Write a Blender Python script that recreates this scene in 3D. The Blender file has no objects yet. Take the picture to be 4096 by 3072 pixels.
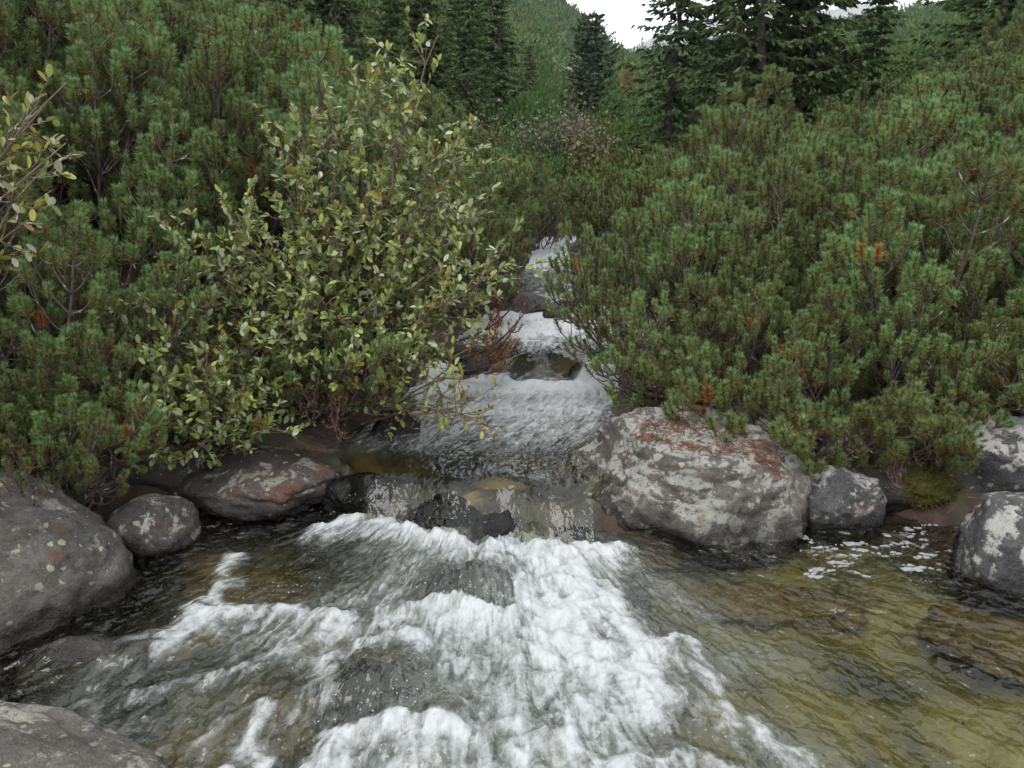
import bpy, math, random
import numpy as np
from math import radians, sin, cos, pi

# ------------------------------------------------------------------ camera, sky, sun, exposure
scene = bpy.context.scene
col = scene.collection
cam_data = bpy.data.cameras.new('camera')
cam_data.sensor_width = 36.0
cam_data.lens = 29.95
cam_data.clip_start = 0.05
cam_data.clip_end = 6000.0
cam = bpy.data.objects.new('camera', cam_data)
cam.location = (0.0, 0.0, 1.6)
cam.rotation_euler = (radians(90 - 14.1), 0, 0)
col.objects.link(cam)
scene.camera = cam

SUN_EL, SUN_AZ = radians(58), radians(205)      # high, behind the camera and to its left
world = bpy.data.worlds.new('World')
scene.world = world
world.use_nodes = True
wn = world.node_tree
wn.nodes.clear()
w_out = wn.nodes.new('ShaderNodeOutputWorld')
w_bg = wn.nodes.new('ShaderNodeBackground')
w_sky = wn.nodes.new('ShaderNodeTexSky')
w_sky.sky_type = 'NISHITA'
w_sky.sun_disc = False
w_sky.sun_elevation = SUN_EL
w_sky.sun_rotation = SUN_AZ
w_sky.altitude = 1500
w_sky.air_density = 1.0
w_sky.dust_density = 4.0
w_mix = wn.nodes.new('ShaderNodeMixRGB')          # an even cloud cover over the blue
w_mix.inputs[0].default_value = 0.82
w_mix.inputs[2].default_value = (8.4, 8.6, 8.9, 1)
w_bg.inputs[1].default_value = 0.12
wn.links.new(w_sky.outputs[0], w_mix.inputs[1])
wn.links.new(w_mix.outputs[0], w_bg.inputs[0])
wn.links.new(w_bg.outputs[0], w_out.inputs[0])

sun_data = bpy.data.lights.new('sun', 'SUN')
sun_data.energy = 1.5
sun_data.angle = radians(40)
sun_data.color = (1.0, 0.96, 0.9)
sun = bpy.data.objects.new('sun', sun_data)
sun.rotation_euler = (radians(90) - SUN_EL, 0, pi - SUN_AZ + radians(0))
sun.location = (0, 0, 30)
col.objects.link(sun)

scene.view_settings.view_transform = 'Standard'
scene.view_settings.look = 'None'
scene.view_settings.gamma = 1.0
scene.view_settings.use_curve_mapping = False
scene.view_settings.exposure = 1.28
scene.render.engine = 'CYCLES'
cy = scene.cycles
cy.max_bounces = 4
cy.diffuse_bounces = 2
cy.glossy_bounces = 2
cy.transmission_bounces = 3
cy.transparent_max_bounces = 10
cy.caustics_reflective = False
cy.caustics_refractive = False
cy.use_denoising = True
cy.use_adaptive_sampling = True
cy.adaptive_threshold = 0.03

# ------------------------------------------------------------------ helpers
RNG = np.random.default_rng(7)
_G = np.random.default_rng(3).normal(size=(512, 3))
_G /= np.linalg.norm(_G, axis=1, keepdims=True)

def pn(p, seed=0):
    """gradient noise, about -0.7..0.7"""
    p = np.asarray(p, float)
    i = np.floor(p).astype(np.int64)
    f = p - i
    u = f * f * f * (f * (f * 6 - 15) + 10)
    r = np.zeros(len(p))
    for dx in (0, 1):
        wx = u[:, 0] if dx else 1 - u[:, 0]
        for dy in (0, 1):
            wy = u[:, 1] if dy else 1 - u[:, 1]
            for dz in (0, 1):
                wz = u[:, 2] if dz else 1 - u[:, 2]
                h = ((i[:, 0] + dx) * 73856093) ^ ((i[:, 1] + dy) * 19349663) ^ ((i[:, 2] + dz) * 83492791) ^ (seed * 7919 + 13)
                h = (h ^ (h >> 13)) * 1274126177
                g = _G[(h ^ (h >> 16)) & 511]
                r += wx * wy * wz * (g[:, 0] * (f[:, 0] - dx) + g[:, 1] * (f[:, 1] - dy) + g[:, 2] * (f[:, 2] - dz))
    return r

def fbm(p, oct=4, seed=0, gain=0.5, lac=2.03):
    a, s, r = 1.0, 1.0, 0
    p = np.asarray(p, float)
    for k in range(oct):
        r = r + a * pn(p * s, seed + k * 17)
        a *= gain
        s *= lac
    return r

def ridged(p, oct=4, seed=0):
    a, s, r, t = 1.0, 1.0, 0, 0
    p = np.asarray(p, float)
    for k in range(oct):
        r = r + a * (1 - np.minimum(1, np.abs(pn(p * s, seed + k * 17)) * 2.4))
        t += a
        a *= 0.55
        s *= 2.03
    return r / t

def xy3(x, y, z=0.0):
    x = np.asarray(x, float)
    return np.stack([x, np.asarray(y, float) + 0 * x, 0 * x + z], -1)

def sstep(a, b, x):
    t = np.clip((np.asarray(x, float) - a) / (b - a), 0, 1)
    return t * t * (3 - 2 * t)

def nrm(v):
    v = np.asarray(v, float)
    return v / np.maximum(1e-9, np.linalg.norm(v, axis=-1, keepdims=True))

class Buf:
    """triangles (and a colour per vertex) that become one mesh"""
    def __init__(self):
        self.v, self.f, self.c, self.n = [], [], [], 0
    def add(self, v, f, c=(1, 1, 1)):
        v = np.asarray(v, np.float32).reshape(-1, 3)
        f = np.asarray(f, np.int32).reshape(-1, 3)
        c = np.asarray(c, np.float32)
        if c.ndim == 1:
            c = np.tile(c, (len(v), 1))
        self.v.append(v); self.f.append(f + self.n); self.c.append(c)
        self.n += len(v)
    def arrays(self):
        return np.concatenate(self.v), np.concatenate(self.f), np.concatenate(self.c)
    def mesh(self, name, mat, smooth=False):
        v, f, c = self.arrays()
        return tri_mesh(name, v, f, mat, smooth, {'col': c})

def tri_mesh(name, v, f, mat, smooth=False, attrs=None):
    me = bpy.data.meshes.new(name)
    v = np.asarray(v, np.float32); f = np.asarray(f, np.int32)
    k = f.shape[1]
    me.vertices.add(len(v)); me.vertices.foreach_set('co', v.ravel())
    me.loops.add(len(f) * k); me.loops.foreach_set('vertex_index', f.ravel())
    me.polygons.add(len(f))
    me.polygons.foreach_set('loop_start', np.arange(0, len(f) * k, k, dtype=np.int32))
    me.polygons.foreach_set('loop_total', np.full(len(f), k, np.int32))
    if smooth:
        me.polygons.foreach_set('use_smooth', np.ones(len(f), bool))
    for an, a in (attrs or {}).items():
        a = np.asarray(a, np.float32)
        if a.ndim == 1:
            at = me.attributes.new(an, 'FLOAT', 'POINT'); at.data.foreach_set('value', a)
        elif an == 'col':
            at = me.color_attributes.new(an, 'FLOAT_COLOR', 'POINT')
            at.data.foreach_set('color', np.concatenate([a, np.ones((len(a), 1), np.float32)], 1).ravel())
        else:
            at = me.attributes.new(an, 'FLOAT_VECTOR', 'POINT'); at.data.foreach_set('vector', a.ravel())
    me.update(calc_edges=True)
    me.validate()
    if mat:
        me.materials.append(mat)
    return me

def obj(name, me, parent=None, loc=(0, 0, 0), rot=(0, 0, 0), scale=(1, 1, 1)):
    o = bpy.data.objects.new(name, me)
    o.location = loc; o.rotation_euler = rot
    o.scale = (scale,) * 3 if isinstance(scale, (int, float)) else scale
    if parent:
        o.parent = parent
    col.objects.link(o)
    return o

def tag(o, label=None, cat=None, group=None, kind=None):
    if label: o['label'] = label
    if cat: o['category'] = cat
    if group: o['group'] = group
    if kind: o['kind'] = kind
    return o

def grid_faces(ny, nx):
    a = np.arange(ny * nx).reshape(ny, nx)
    return np.stack([a[:-1, :-1], a[:-1, 1:], a[1:, 1:], a[1:, :-1]], -1).reshape(-1, 4)

# ------------------------------------------------------------------ material helpers
class NT:
    def __init__(self, name):
        self.m = bpy.data.materials.new(name)
        self.m.use_nodes = True
        self.t = self.m.node_tree
        self.t.nodes.clear()
        self.out = self.t.nodes.new('ShaderNodeOutputMaterial')
    def n(self, typ, ins=None, **props):
        nd = self.t.nodes.new('ShaderNode' + typ)
        for k, v in props.items():
            setattr(nd, k, v)
        for k, v in (ins or {}).items():
            s = nd.inputs[k]
            if hasattr(v, 'is_linked') or hasattr(v, 'links'):
                self.t.links.new(v, s)
            else:
                if s.type == 'RGBA' and len(v) == 3:
                    v = (*v, 1)
                s.default_value = v
        return nd
    def noise(self, vec, scale, detail=4, rough=0.55, dist=0.0):
        return self.n('TexNoise', {'Vector': vec, 'Scale': scale, 'Detail': detail, 'Roughness': rough, 'Distortion': dist}).outputs[0]
    def ramp(self, fac, a, b, ca=(0, 0, 0), cb=(1, 1, 1)):
        r = self.n('ValToRGB', {'Fac': fac})
        e = r.color_ramp.elements
        e[0].position = a; e[1].position = b
        e[0].color = (*ca, 1); e[1].color = (*cb, 1)
        return r.outputs[0]
    def mix(self, fac, a, b, blend='MIX'):
        return self.n('MixRGB', {0: fac, 1: a, 2: b}, blend_type=blend).outputs[0]
    def math(self, op, a, b=0.0, clamp=False):
        return self.n('Math', {0: a, 1: b}, operation=op, use_clamp=clamp).outputs[0]
    def attr(self, name, out='Fac'):
        return self.n('Attribute', attribute_name=name).outputs[out]
    def end(self, shader):
        self.t.links.new(shader, self.out.inputs[0])
        return self.m

def mat_leafy(name, rough=0.55, trans=0.3, var=0.25, huevar=0.03, spec=0.3):
    """foliage: its own colour per leaf or needle, a little light let through"""
    t = NT(name)
    c = t.attr('col', 'Color')
    oi = t.n('ObjectInfo').outputs['Random']
    v = t.n('MapRange', {0: oi, 3: .6 * (1 - var), 4: .6 * (1 + var)}).outputs[0]
    h = t.n('MapRange', {0: oi, 3: 0.5 - huevar, 4: 0.5 + huevar}).outputs[0]
    c = t.n('HueSaturation', {'Hue': h, 'Saturation': 1.0, 'Value': v, 'Color': c}).outputs[0]
    p = t.n('BsdfPrincipled', {'Base Color': c, 'Roughness': rough, 'Specular IOR Level': spec}).outputs[0]
    tr = t.n('BsdfTranslucent', {'Color': c}).outputs[0]
    return t.end(t.n('MixShader', {0: trans, 1: p, 2: tr}).outputs[0])

M_NEEDLE = mat_leafy('pine_needles', 0.5, 0.08, 0.28, 0.022, 0.12)
M_LEAF = mat_leafy('broad_leaf', 0.4, 0.28, 0.15, 0.012, 0.25)
M_SPRUCE = mat_leafy('spruce_needles', 0.6, 0.15, 0.15, 0.01, .08)
M_LARCH = mat_leafy('larch_needles', 0.6, 0.3, 0.15, 0.01)

def mat_bark(name, a, b, c, lich=0.6):
    t = NT(name)
    v = t.n('TexCoord').outputs['Object']
    f = t.noise(v, 40, 4)
    k = t.mix(t.ramp(f, .35, .65), (*a, 1), (*b, 1))
    k = t.mix(t.ramp(t.noise(v, 22, 3), lich, lich + .06), k, (*c, 1))
    bump = t.n('Bump', {'Strength': 0.6, 'Distance': 0.004, 'Height': f}).outputs[0]
    return t.end(t.n('BsdfPrincipled', {'Base Color': k, 'Roughness': 0.85, 'Normal': bump}).outputs[0])

M_BARK = mat_bark('pine_bark', (.022, .015, .012), (.055, .038, .03), (.2, .2, .17), .62)
M_TWIG = mat_bark('willow_bark', (.06, .038, .022), (.11, .075, .048), (.2, .19, .16), .66)
M_TRUNK = mat_bark('spruce_bark', (.03, .023, .018), (.07, .053, .043), (.13, .13, .115), .6)

def mat_rock(name, base=(.155, .15, .155), dark=(.07, .065, .068), lichen=.5, lich_col=(.5, .52, .5), rust=.0, moss=.0, wet_z=0.0, wet_h=.1, pink=.3, spot=.5):
    t = NT(name)
    v = t.n('TexCoord').outputs['Object']
    g = t.n('NewGeometry')
    pos = t.n('SeparateXYZ', {0: g.outputs['Position']}).outputs
    nz = t.n('SeparateXYZ', {0: g.outputs['Normal']}).outputs[2]
    big = t.noise(v, 3.0, 5, .6, .4)
    fine = t.noise(v, 38, 5, .7)
    speck = t.noise(v, 130, 3, .6)
    k = t.mix(t.ramp(big, .35, .68), (*dark, 1), (*base, 1))
    k = t.mix(t.ramp(t.noise(v, 6.5, 3), .5, .7, (0, 0, 0), (pink,) * 3), k, (.19, .16, .145, 1))
    k = t.mix(.8, k, t.ramp(fine, .25, .75, (.28, .28, .28), (1.45, 1.42, 1.4)), 'MULTIPLY')
    k = t.mix(t.ramp(speck, .60, .68, (0, 0, 0), (.5, .5, .5)), k, (.34, .33, .32, 1))
    # lichen: crusts with lobed edges, and small round spots
    if lichen > 0:
        up = t.n('MapRange', {0: nz, 1: -.2, 2: .9, 3: -.10, 4: .06}).outputs[0]
        ln = t.math('ADD', t.noise(v, 7.0, 6, .68, .5), up)
        th = .72 - .26 * lichen
        lm = t.ramp(t.math('ADD', ln, t.math('MULTIPLY', t.math('SUBTRACT', t.noise(v, 24, 4, .7), .5), .22)), th, th + .05)
        holes = t.ramp(t.noise(v, 42, 3, .6), .34, .44)
        lm = t.mix(1.0, lm, holes, 'MULTIPLY')
        lc = t.mix(t.noise(v, 26, 4, .7), (*[x * .55 for x in lich_col], 1), (*[min(.78, x * 1.35) for x in lich_col], 1))
        k = t.mix(t.math('MULTIPLY', lm, .9), k, lc)
        wv = t.n('VectorMath', {0: v, 1: t.n('VectorMath', {0: t.n('TexNoise', {'Vector': v, 'Scale': 30.0, 'Detail': 4.0}).outputs[1], 1: (.045, .045, .045)}, operation='MULTIPLY').outputs[0]}, operation='ADD').outputs[0]
        vo = t.n('TexVoronoi', {'Vector': wv, 'Scale': 27.0, 'Randomness': 1.0})
        vc = t.n('SeparateXYZ', {0: vo.outputs['Color']}).outputs
        pick = t.ramp(vc[0], 1 - .5 * spot - .01, 1 - .5 * spot)
        rad = t.n('MapRange', {0: vc[1], 1: 0, 2: 1, 3: .08, 4: .42}).outputs[0]
        sm = t.math('MULTIPLY', t.n('MapRange', {0: t.math('SUBTRACT', rad, vo.outputs['Distance']), 1: 0, 2: .06}).outputs[0], pick)
        k = t.mix(t.math('MULTIPLY', sm, .8), k, t.mix(t.noise(v, 3, 2), (.5, .52, .46, 1), (.42, .46, .25, 1)))
    if rust > 0:
        rm = t.ramp(t.noise(v, 5, 5, .65), .62 - .2 * rust, .7 - .2 * rust)
        k = t.mix(t.math('MULTIPLY', rm, .8), k, (.17, .055, .02, 1))
    if moss > 0:
        mm = t.ramp(t.math('ADD', t.noise(v, 6, 5, .6), t.n('MapRange', {0: nz, 1: -.3, 2: 1, 3: -.16, 4: .1}).outputs[0]), .66 - .24 * moss, .7 - .22 * moss)
        k = t.mix(mm, k, t.mix(t.noise(v, 50, 3), (.055, .06, .01, 1), (.17, .16, .025, 1)))
    # wet foot of the stone
    wl = t.math('ADD', pos[2], t.math('MULTIPLY', t.math('SUBTRACT', t.noise(v, 9, 3), .5), .16))
    wet = t.n('MapRange', {0: wl, 1: wet_z + wet_h, 2: wet_z + wet_h * .45, 3: 0, 4: 1}).outputs[0]
    k = t.mix(wet, k, t.mix(.72, k, (.16, .15, .15, 1), 'MULTIPLY'))
    k = t.mix(1.0, k, (.44, .43, .41, 1), 'MULTIPLY')
    rough = t.n('MapRange', {0: wet, 3: .85, 4: .22}).outputs[0]
    h = t.math('ADD', t.math('MULTIPLY', fine, .7), t.math('MULTIPLY', speck, .3))
    bump = t.n('Bump', {'Strength': 1.0, 'Distance': .018, 'Height': h}).outputs[0]
    return t.end(t.n('BsdfPrincipled', {'Base Color': k, 'Roughness': rough, 'Specular IOR Level': .25, 'Normal': bump}).outputs[0])

# ------------------------------------------------------------------ the lie of the land
C_Y = [0, 3.3, 3.8, 4.1, 4.6, 5.6, 7.5, 9.5, 12, 20, 45, 100, 300, 2000]
C_X = [-.25, -.25, -.28, -.28, -.08, .17, .33, .54, .76, 1.6, 4.0, 11, 39, 260]
C_W = [.62, .62, .68, .68, .64, .50, .40, .28, .24, .3, .6, .6, .6, .6]
Z_Y = [0, 3.5, 3.75, 5.46, 5.62, 6.4, 6.7, 7.5, 9.6, 10.1, 12, 16, 25, 45, 100, 200, 300, 340, 420]
Z_Z = [.2, .2, .21, .245, .36, .385, .41, .49, .52, .57, .62, .7, 1.0, 2.5, 8.5, 22, 36, 37, 27]

def cx(y): return np.interp(y, C_Y, C_X)
def cw(y): return np.interp(y, C_Y, C_W)
def lip(x): return 3.64 - .33 * np.clip(x, -.95, .4) + .08 * np.sin(x * 6.0 + .8) + .05 * np.sin(x * 14.0 + 2.0)
def level(x, y):
    """height of the upper stream's surface, falling over the lip to the pool"""
    wv = (.22 * np.sin(x * 5.3 + y * .7) + .13 * np.sin(x * 11.1 + 2.0)) * sstep(4.6, 5.2, y)
    z = np.interp(y + wv, Z_Y, Z_Z)
    e = y - lip(x)
    return np.where(e < .14, np.minimum(z, -.06 + (.21 + .06) * sstep(-.32, .13, e)), z)

SH_X = [-6, -3.2, -2.5, -1.9, -1.6, -1.25, -1.0, -.8, .35, .6, 1.2, 1.5, 1.8, 2.1, 2.6, 5, 9]
SH_Y = [1.0, 2.2, 2.95, 3.3, 3.55, 3.85, 3.95, 3.93, 3.55, 3.5, 3.6, 3.8, 3.66, 3.4, 3.2, 3.1, 3.0]

def bank(x, y):
    c, w = cx(y), cw(y)
    dl = np.maximum(0, (c - w) - x)
    dr = np.maximum(0, x - (c + w))
    zb = np.interp(y, Z_Y, Z_Z)
    k = np.interp(y, [0, 10, 16, 24, 45, 100], [.8, .8, 2.0, 6.0, 9.0, 2.0])
    left = .1 * dl + .42 * np.maximum(0, dl - k) * np.interp(y, [0, 120, 260], [1, 1.1, 1.7])
    right = .05 * dr + .28 * np.maximum(0, dr - 2.0 - .05 * y) * np.interp(y, [0, 14, 24], [1, 1, .3]) + .22 * np.maximum(0, dr - np.interp(y, [0, 8, 20], [4.0, 4.5, 6.0])) * np.interp(y, [0, 26, 50, 80, 300], [1, 1, .35, .15, .12])
    return zb + .13 * sstep(0, .35, dl + dr) + left + right

def terrain(x, y):
    x = np.asarray(x, float); y = np.asarray(y, float)
    b = bank(x, y)
    n = fbm(xy3(x * .55, y * .55), 4, 5)
    far = sstep(30, 160, y)
    b = b + n * (.16 + far * 4.0) + fbm(xy3(x * 3, y * 3), 3, 9) * .05
    # upper channel
    lat = np.abs(x - cx(y)) / cw(y)
    depth = .16 + .1 * fbm(xy3(x * 2.2, y * 2.2), 3, 21)
    tg = np.exp(-((y - lip(x) + .02) / .18) ** 4) + np.exp(-((y - 5.55) / .2) ** 4)
    tg = np.clip(tg, 0, 1)
    depth = depth * (1 - tg) + .085 * tg
    bed = level(x, y) - np.maximum(.05, depth)
    # keep the lip's rock just under the tongue
    ch = bed + np.maximum(0, lat - .75) * .9 * cw(y)
    b = np.where(y < 25, np.minimum(b, np.maximum(ch, bed)), b)
    # lower pool
    e = y - np.interp(x, SH_X, SH_Y)
    pool = -.12 - np.clip(-e, 0, 1.2) * .32 + fbm(xy3(x * 1.8, y * 1.8), 4, 31) * .10
    wall = -.12 + np.maximum(0, e) * np.interp(x, [-1.5, -1.0, 1.15, 1.35], [.75, 1.8, 1.8, .6])
    dip = np.exp(-(((x - .86) / .52) ** 4 + ((y - 3.86) / .46) ** 4))
    b = b * (1 - dip) + dip * np.minimum(b, .0)
    z = np.where(e < 0, pool, np.minimum(b, np.maximum(wall, pool)))
    return z

def mat_ground():
    t = NT('ground')
    v = t.n('NewGeometry').outputs['Position']
    bed = t.attr('bed'); far = t.attr('far')
    n1 = t.noise(v, 2.2, 5, .6, .3)
    n2 = t.noise(v, 14, 5, .65)
    soil = t.mix(t.ramp(n2, .35, .7), (.016, .011, .008, 1), (.07, .036, .02, 1))
    soil = t.mix(t.ramp(n1, .5, .62), soil, t.mix(n2, (.02, .028, .008, 1), (.06, .07, .018, 1)))
    vo = t.n('TexVoronoi', {'Vector': t.mix(.12, v, t.n('TexNoise', {'Vector': v, 'Scale': 3.0}).outputs[1]), 'Scale': 5.5, 'Randomness': 1.0})
    cell = t.n('SeparateXYZ', {0: vo.outputs['Color']}).outputs
    st = t.mix(cell[0], (.05, .047, .02, 1), (.2, .165, .06, 1))
    st = t.mix(t.ramp(cell[1], .66, .72), st, (.27, .2, .07, 1))
    st = t.mix(t.ramp(cell[2], .6, .66), st, (.045, .045, .04, 1))
    st = t.mix(t.ramp(vo.outputs['Distance'], .3, .75, (1, 1, 1), (.3, .3, .3)), (.02, .02, .012, 1), st)
    st = t.mix(.7, st, t.ramp(n2, .2, .8, (.5, .5, .5), (1.3, 1.3, 1.3)), 'MULTIPLY')
    deep = t.attr('olive')
    st = t.mix(deep, st, t.mix(t.ramp(t.noise(v, 1.9, 4, .6), .38, .58), (.035, .038, .012, 1), t.mix(n2, (.12, .108, .018, 1), (.21, .18, .03, 1))))
    grass = t.mix(t.ramp(t.noise(v, .09, 6, .65), .35, .65), (.035, .065, .013, 1), (.08, .105, .024, 1))
    grass = t.mix(t.ramp(t.noise(v, .6, 5, .7), .3, .7, (.0, .0, .0), (.7, .7, .7)), grass, (.025, .05, .012, 1))
    grass = t.mix(t.attr('scree'), grass, t.mix(t.noise(v, .8, 5, .7), (.16, .15, .14, 1), (.42, .41, .4, 1)))
    k = t.mix(far, soil, grass)
    sill = t.attr('sill')
    sx = t.n('SeparateXYZ', {0: v}).outputs[0]
    sc_ = t.mix(t.ramp(t.math('ADD', t.noise(v, 7, 4, .6), t.math('MULTIPLY', sx, .4)), .40, .75), (.012, .011, .010, 1), (.085, .08, .095, 1))  # black rock; the lavender grey paints in the sky mirrored on the tongue
    sc_ = t.mix(t.ramp(t.noise(v, 5.5, 4, .6), .60, .74), sc_, (.26, .235, .15, 1))
    st = t.mix(sill, st, sc_)
    k = t.mix(bed, k, st)
    k = t.mix(1.0, k, (.62, .62, .62, 1), 'MULTIPLY')
    r = t.n('MapRange', {0: bed, 3: .9, 4: .5}).outputs[0]
    bump = t.n('Bump', {'Strength': .7, 'Distance': .03, 'Height': n2}).outputs[0]
    return t.end(t.n('BsdfPrincipled', {'Base Color': k, 'Roughness': r, 'Normal': bump}).outputs[0])

def build_ground():
    ty = np.linspace(0, 1, 420)
    ys = -.6 + 6.1 * ty + 6.0 * ty ** 3 + 440 * ty ** 9
    tx = np.linspace(-1, 1, 341)
    X = []; Y = []
    for y in ys:
        half = 3.2 + .85 * y
        s = .8 * tx + .2 * tx ** 3
        if y > 8:
            s = tx
        X.append(s * half + .0 * y); Y.append(np.full_like(tx, y))
    X = np.array(X).ravel(); Y = np.array(Y).ravel()
    Z = terrain(X, Y)
    e = Y - np.interp(X, SH_X, SH_Y)
    lat = np.abs(X - cx(Y)) / cw(Y)
    bed = np.maximum(1 - sstep(-.05, .05, e), (1 - sstep(.9, 1.05, lat)) * (Y < 25) * (Y > 3.3))
    far = sstep(22, 40, Y)
    olive = sstep(.55, 1.1, X) * (e < 0)
    sill = np.clip(np.exp(-((Y - lip(X) + .03) / .24) ** 4) * (lat < 1.15) + np.exp(-((Y - 5.55) / .22) ** 4), 0, 1)
    scree = sstep(.34, .42, fbm(xy3(X * .03, Y * .03), 4, 77)) * sstep(90, 130, Y) * sstep(3, 8, cx(Y) - X)
    me = tri_mesh('ground', np.stack([X, Y, Z], -1), grid_faces(len(ys), len(tx)), mat_ground(), True,
                  {'bed': bed, 'far': far, 'olive': olive, 'scree': scree, 'sill': sill})
    return tag(obj('ground', me), kind='structure')
build_ground()

def build_far_hill(name, pts, depth, matc):
    """a far ridge: a real hill with a front and a back slope, standing behind the valley head"""
    buf_v = []
    nx, ny = 80, 24
    xs = np.linspace(pts[0][0], pts[-1][0], nx)
    crest = np.interp(xs, [p[0] for p in pts], [p[2] for p in pts])
    y0 = pts[0][1]
    for j in range(ny):
        s = j / (ny - 1) * 2 - 1
        prof = 1 - abs(s) ** 1.3
        yy = np.full(nx, y0 + s * depth)
        z = crest * prof + fbm(xy3(xs * .006, yy * .006), 5, 3) * crest.max() * .08 * prof
        buf_v.append(np.stack([xs, yy, z], -1))
    t = NT(name)
    v = t.n('NewGeometry').outputs['Position']
    k = t.mix(t.ramp(t.noise(v, .012, 6, .65), .4, .6), (*[c * .62 for c in matc], 1), (.06, .075, .04, 1))
    m = t.end(t.n('BsdfPrincipled', {'Base Color': k, 'Roughness': .95}).outputs[0])
    return tag(obj(name, tri_mesh(name, np.concatenate(buf_v), grid_faces(ny, nx), m, True)), kind='structure')
build_far_hill('far_hill', [(-300, 1700, 250), (150, 1700, 215), (215, 1700, 225), (300, 1700, 262), (500, 1700, 285), (640, 1700, 295), (760, 1700, 280), (1200, 1700, 340), (1700, 1700, 280)], 700, (.2, .19, .18))

# ------------------------------------------------------------------ water
def stroke(x, y, pts, width, front=1.0, back=1.0):
    """closeness (0..1) to a polyline; it may fall off faster upstream (back) than downstream (front)"""
    d = np.full(len(x), 9.0); sy = np.zeros(len(x))
    for (ax, ay), (bx, by) in zip(pts[:-1], pts[1:]):
        vx, vy = bx - ax, by - ay
        t = np.clip(((x - ax) * vx + (y - ay) * vy) / (vx * vx + vy * vy), 0, 1)
        dd = np.hypot(x - ax - t * vx, y - ay - t * vy)
        sy = np.where(dd < d, (y - ay - t * vy) / np.maximum(1e-6, dd), sy)
        d = np.minimum(d, dd)
    w = width * (back * (1 + sy) / 2 + front * (1 - sy) / 2)
    return np.exp(-(d / w) ** 2)

CRESTS = [  # polyline, width, foam, lift
    ([(-.84, 3.62), (-.70, 3.72), (-.54, 3.66), (-.38, 3.55), (-.2, 3.47), (.04, 3.38), (.24, 3.40), (.42, 3.38)], .075, 1.0, .075),
    ([(.2, 3.31), (.31, 3.05), (.40, 2.82), (.46, 2.66), (.42, 2.42)], .09, .95, .035),
    ([(-1.22, 2.70), (-1.09, 2.86), (-.96, 2.92), (-.8, 2.9), (-.66, 2.82)], .075, .85, .05),
    ([(-.42, 2.84), (-.36, 2.89), (-.23, 2.9), (-.04, 2.84)], .07, .95, .06),
    ([(-.62, 2.36), (-.6, 2.56), (-.5, 2.67), (-.34, 2.69)], .06, .75, .05),
    ([(-.56, 2.05), (-.5, 2.18), (-.34, 2.22), (-.17, 2.2)], .06, .85, .05),
    ([(.10, 1.95), (.22, 2.03), (.38, 2.10), (.54, 2.10), (.62, 2.04)], .05, .7, .04),
    ([(-1.17, 3.36), (-1.14, 3.13), (-1.14, 2.95)], .035, .8, .02),
    ([(.58, 2.66), (.64, 2.42), (.70, 2.28), (.78, 2.14)], .06, .6, .02),
    ([(.46, 2.62), (.55, 2.70), (.60, 2.66)], .035, .85, .02),
    ([(-.80, 2.02), (-.7, 1.95), (-.6, 1.85)], .06, .8, .03),
    ([(-.75, 2.30), (-.72, 2.12), (-.68, 2.02)], .03, .7, .03),
    ([(-1.15, 2.42), (-.98, 2.5), (-.8, 2.52)], .05, .45, .02),
    ([(-1.0, 2.15), (-.85, 2.25), (-.78, 2.3)], .05, .4, .02),
]
AREAS = [  # polyline, width, foam
    ([(.1, 3.4), (.18, 3.0), (.22, 2.6)], .22, .92),
    ([(.22, 2.6), (.15, 2.2), (.05, 1.8)], .26, .60),
    ([(-.45, 3.62), (-.2, 3.35), (.05, 3.2)], .15, .55),
    ([(-.5, 3.5), (-.4, 3.15), (-.55, 2.95)], .22, .32),
    ([(-.95, 2.85), (-.85, 2.68), (-.7, 2.6)], .16, .38),
    ([(-.2, 2.75), (-.1, 2.5), (-.1, 2.2)], .22, .42),
    ([(-.2, 2.05), (.2, 1.85), (.5, 1.7)], .25, .55),
    ([(.62, 2.5), (.72, 2.25), (.85, 2.05)], .12, .16),
    ([(.5, 3.2), (.68, 2.9), (.8, 2.6)], .14, .18),
    ([(-1.0, 2.3), (-.9, 2.0), (-.9, 1.8)], .3, .18),
    ([(-1.35, 2.55), (-1.3, 2.3), (-1.2, 2.2)], .12, .25),
]
HUMPS = [(-.16, 3.06, .20, .16, .085), (-.43, 2.42, .17, .17, .10), (-.22, 2.27, .12, .10, .06), (-1.45, 2.62, .22, .1, .06), (-.75, 2.42, .12, .1, .03)]  # water riding over stones

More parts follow.
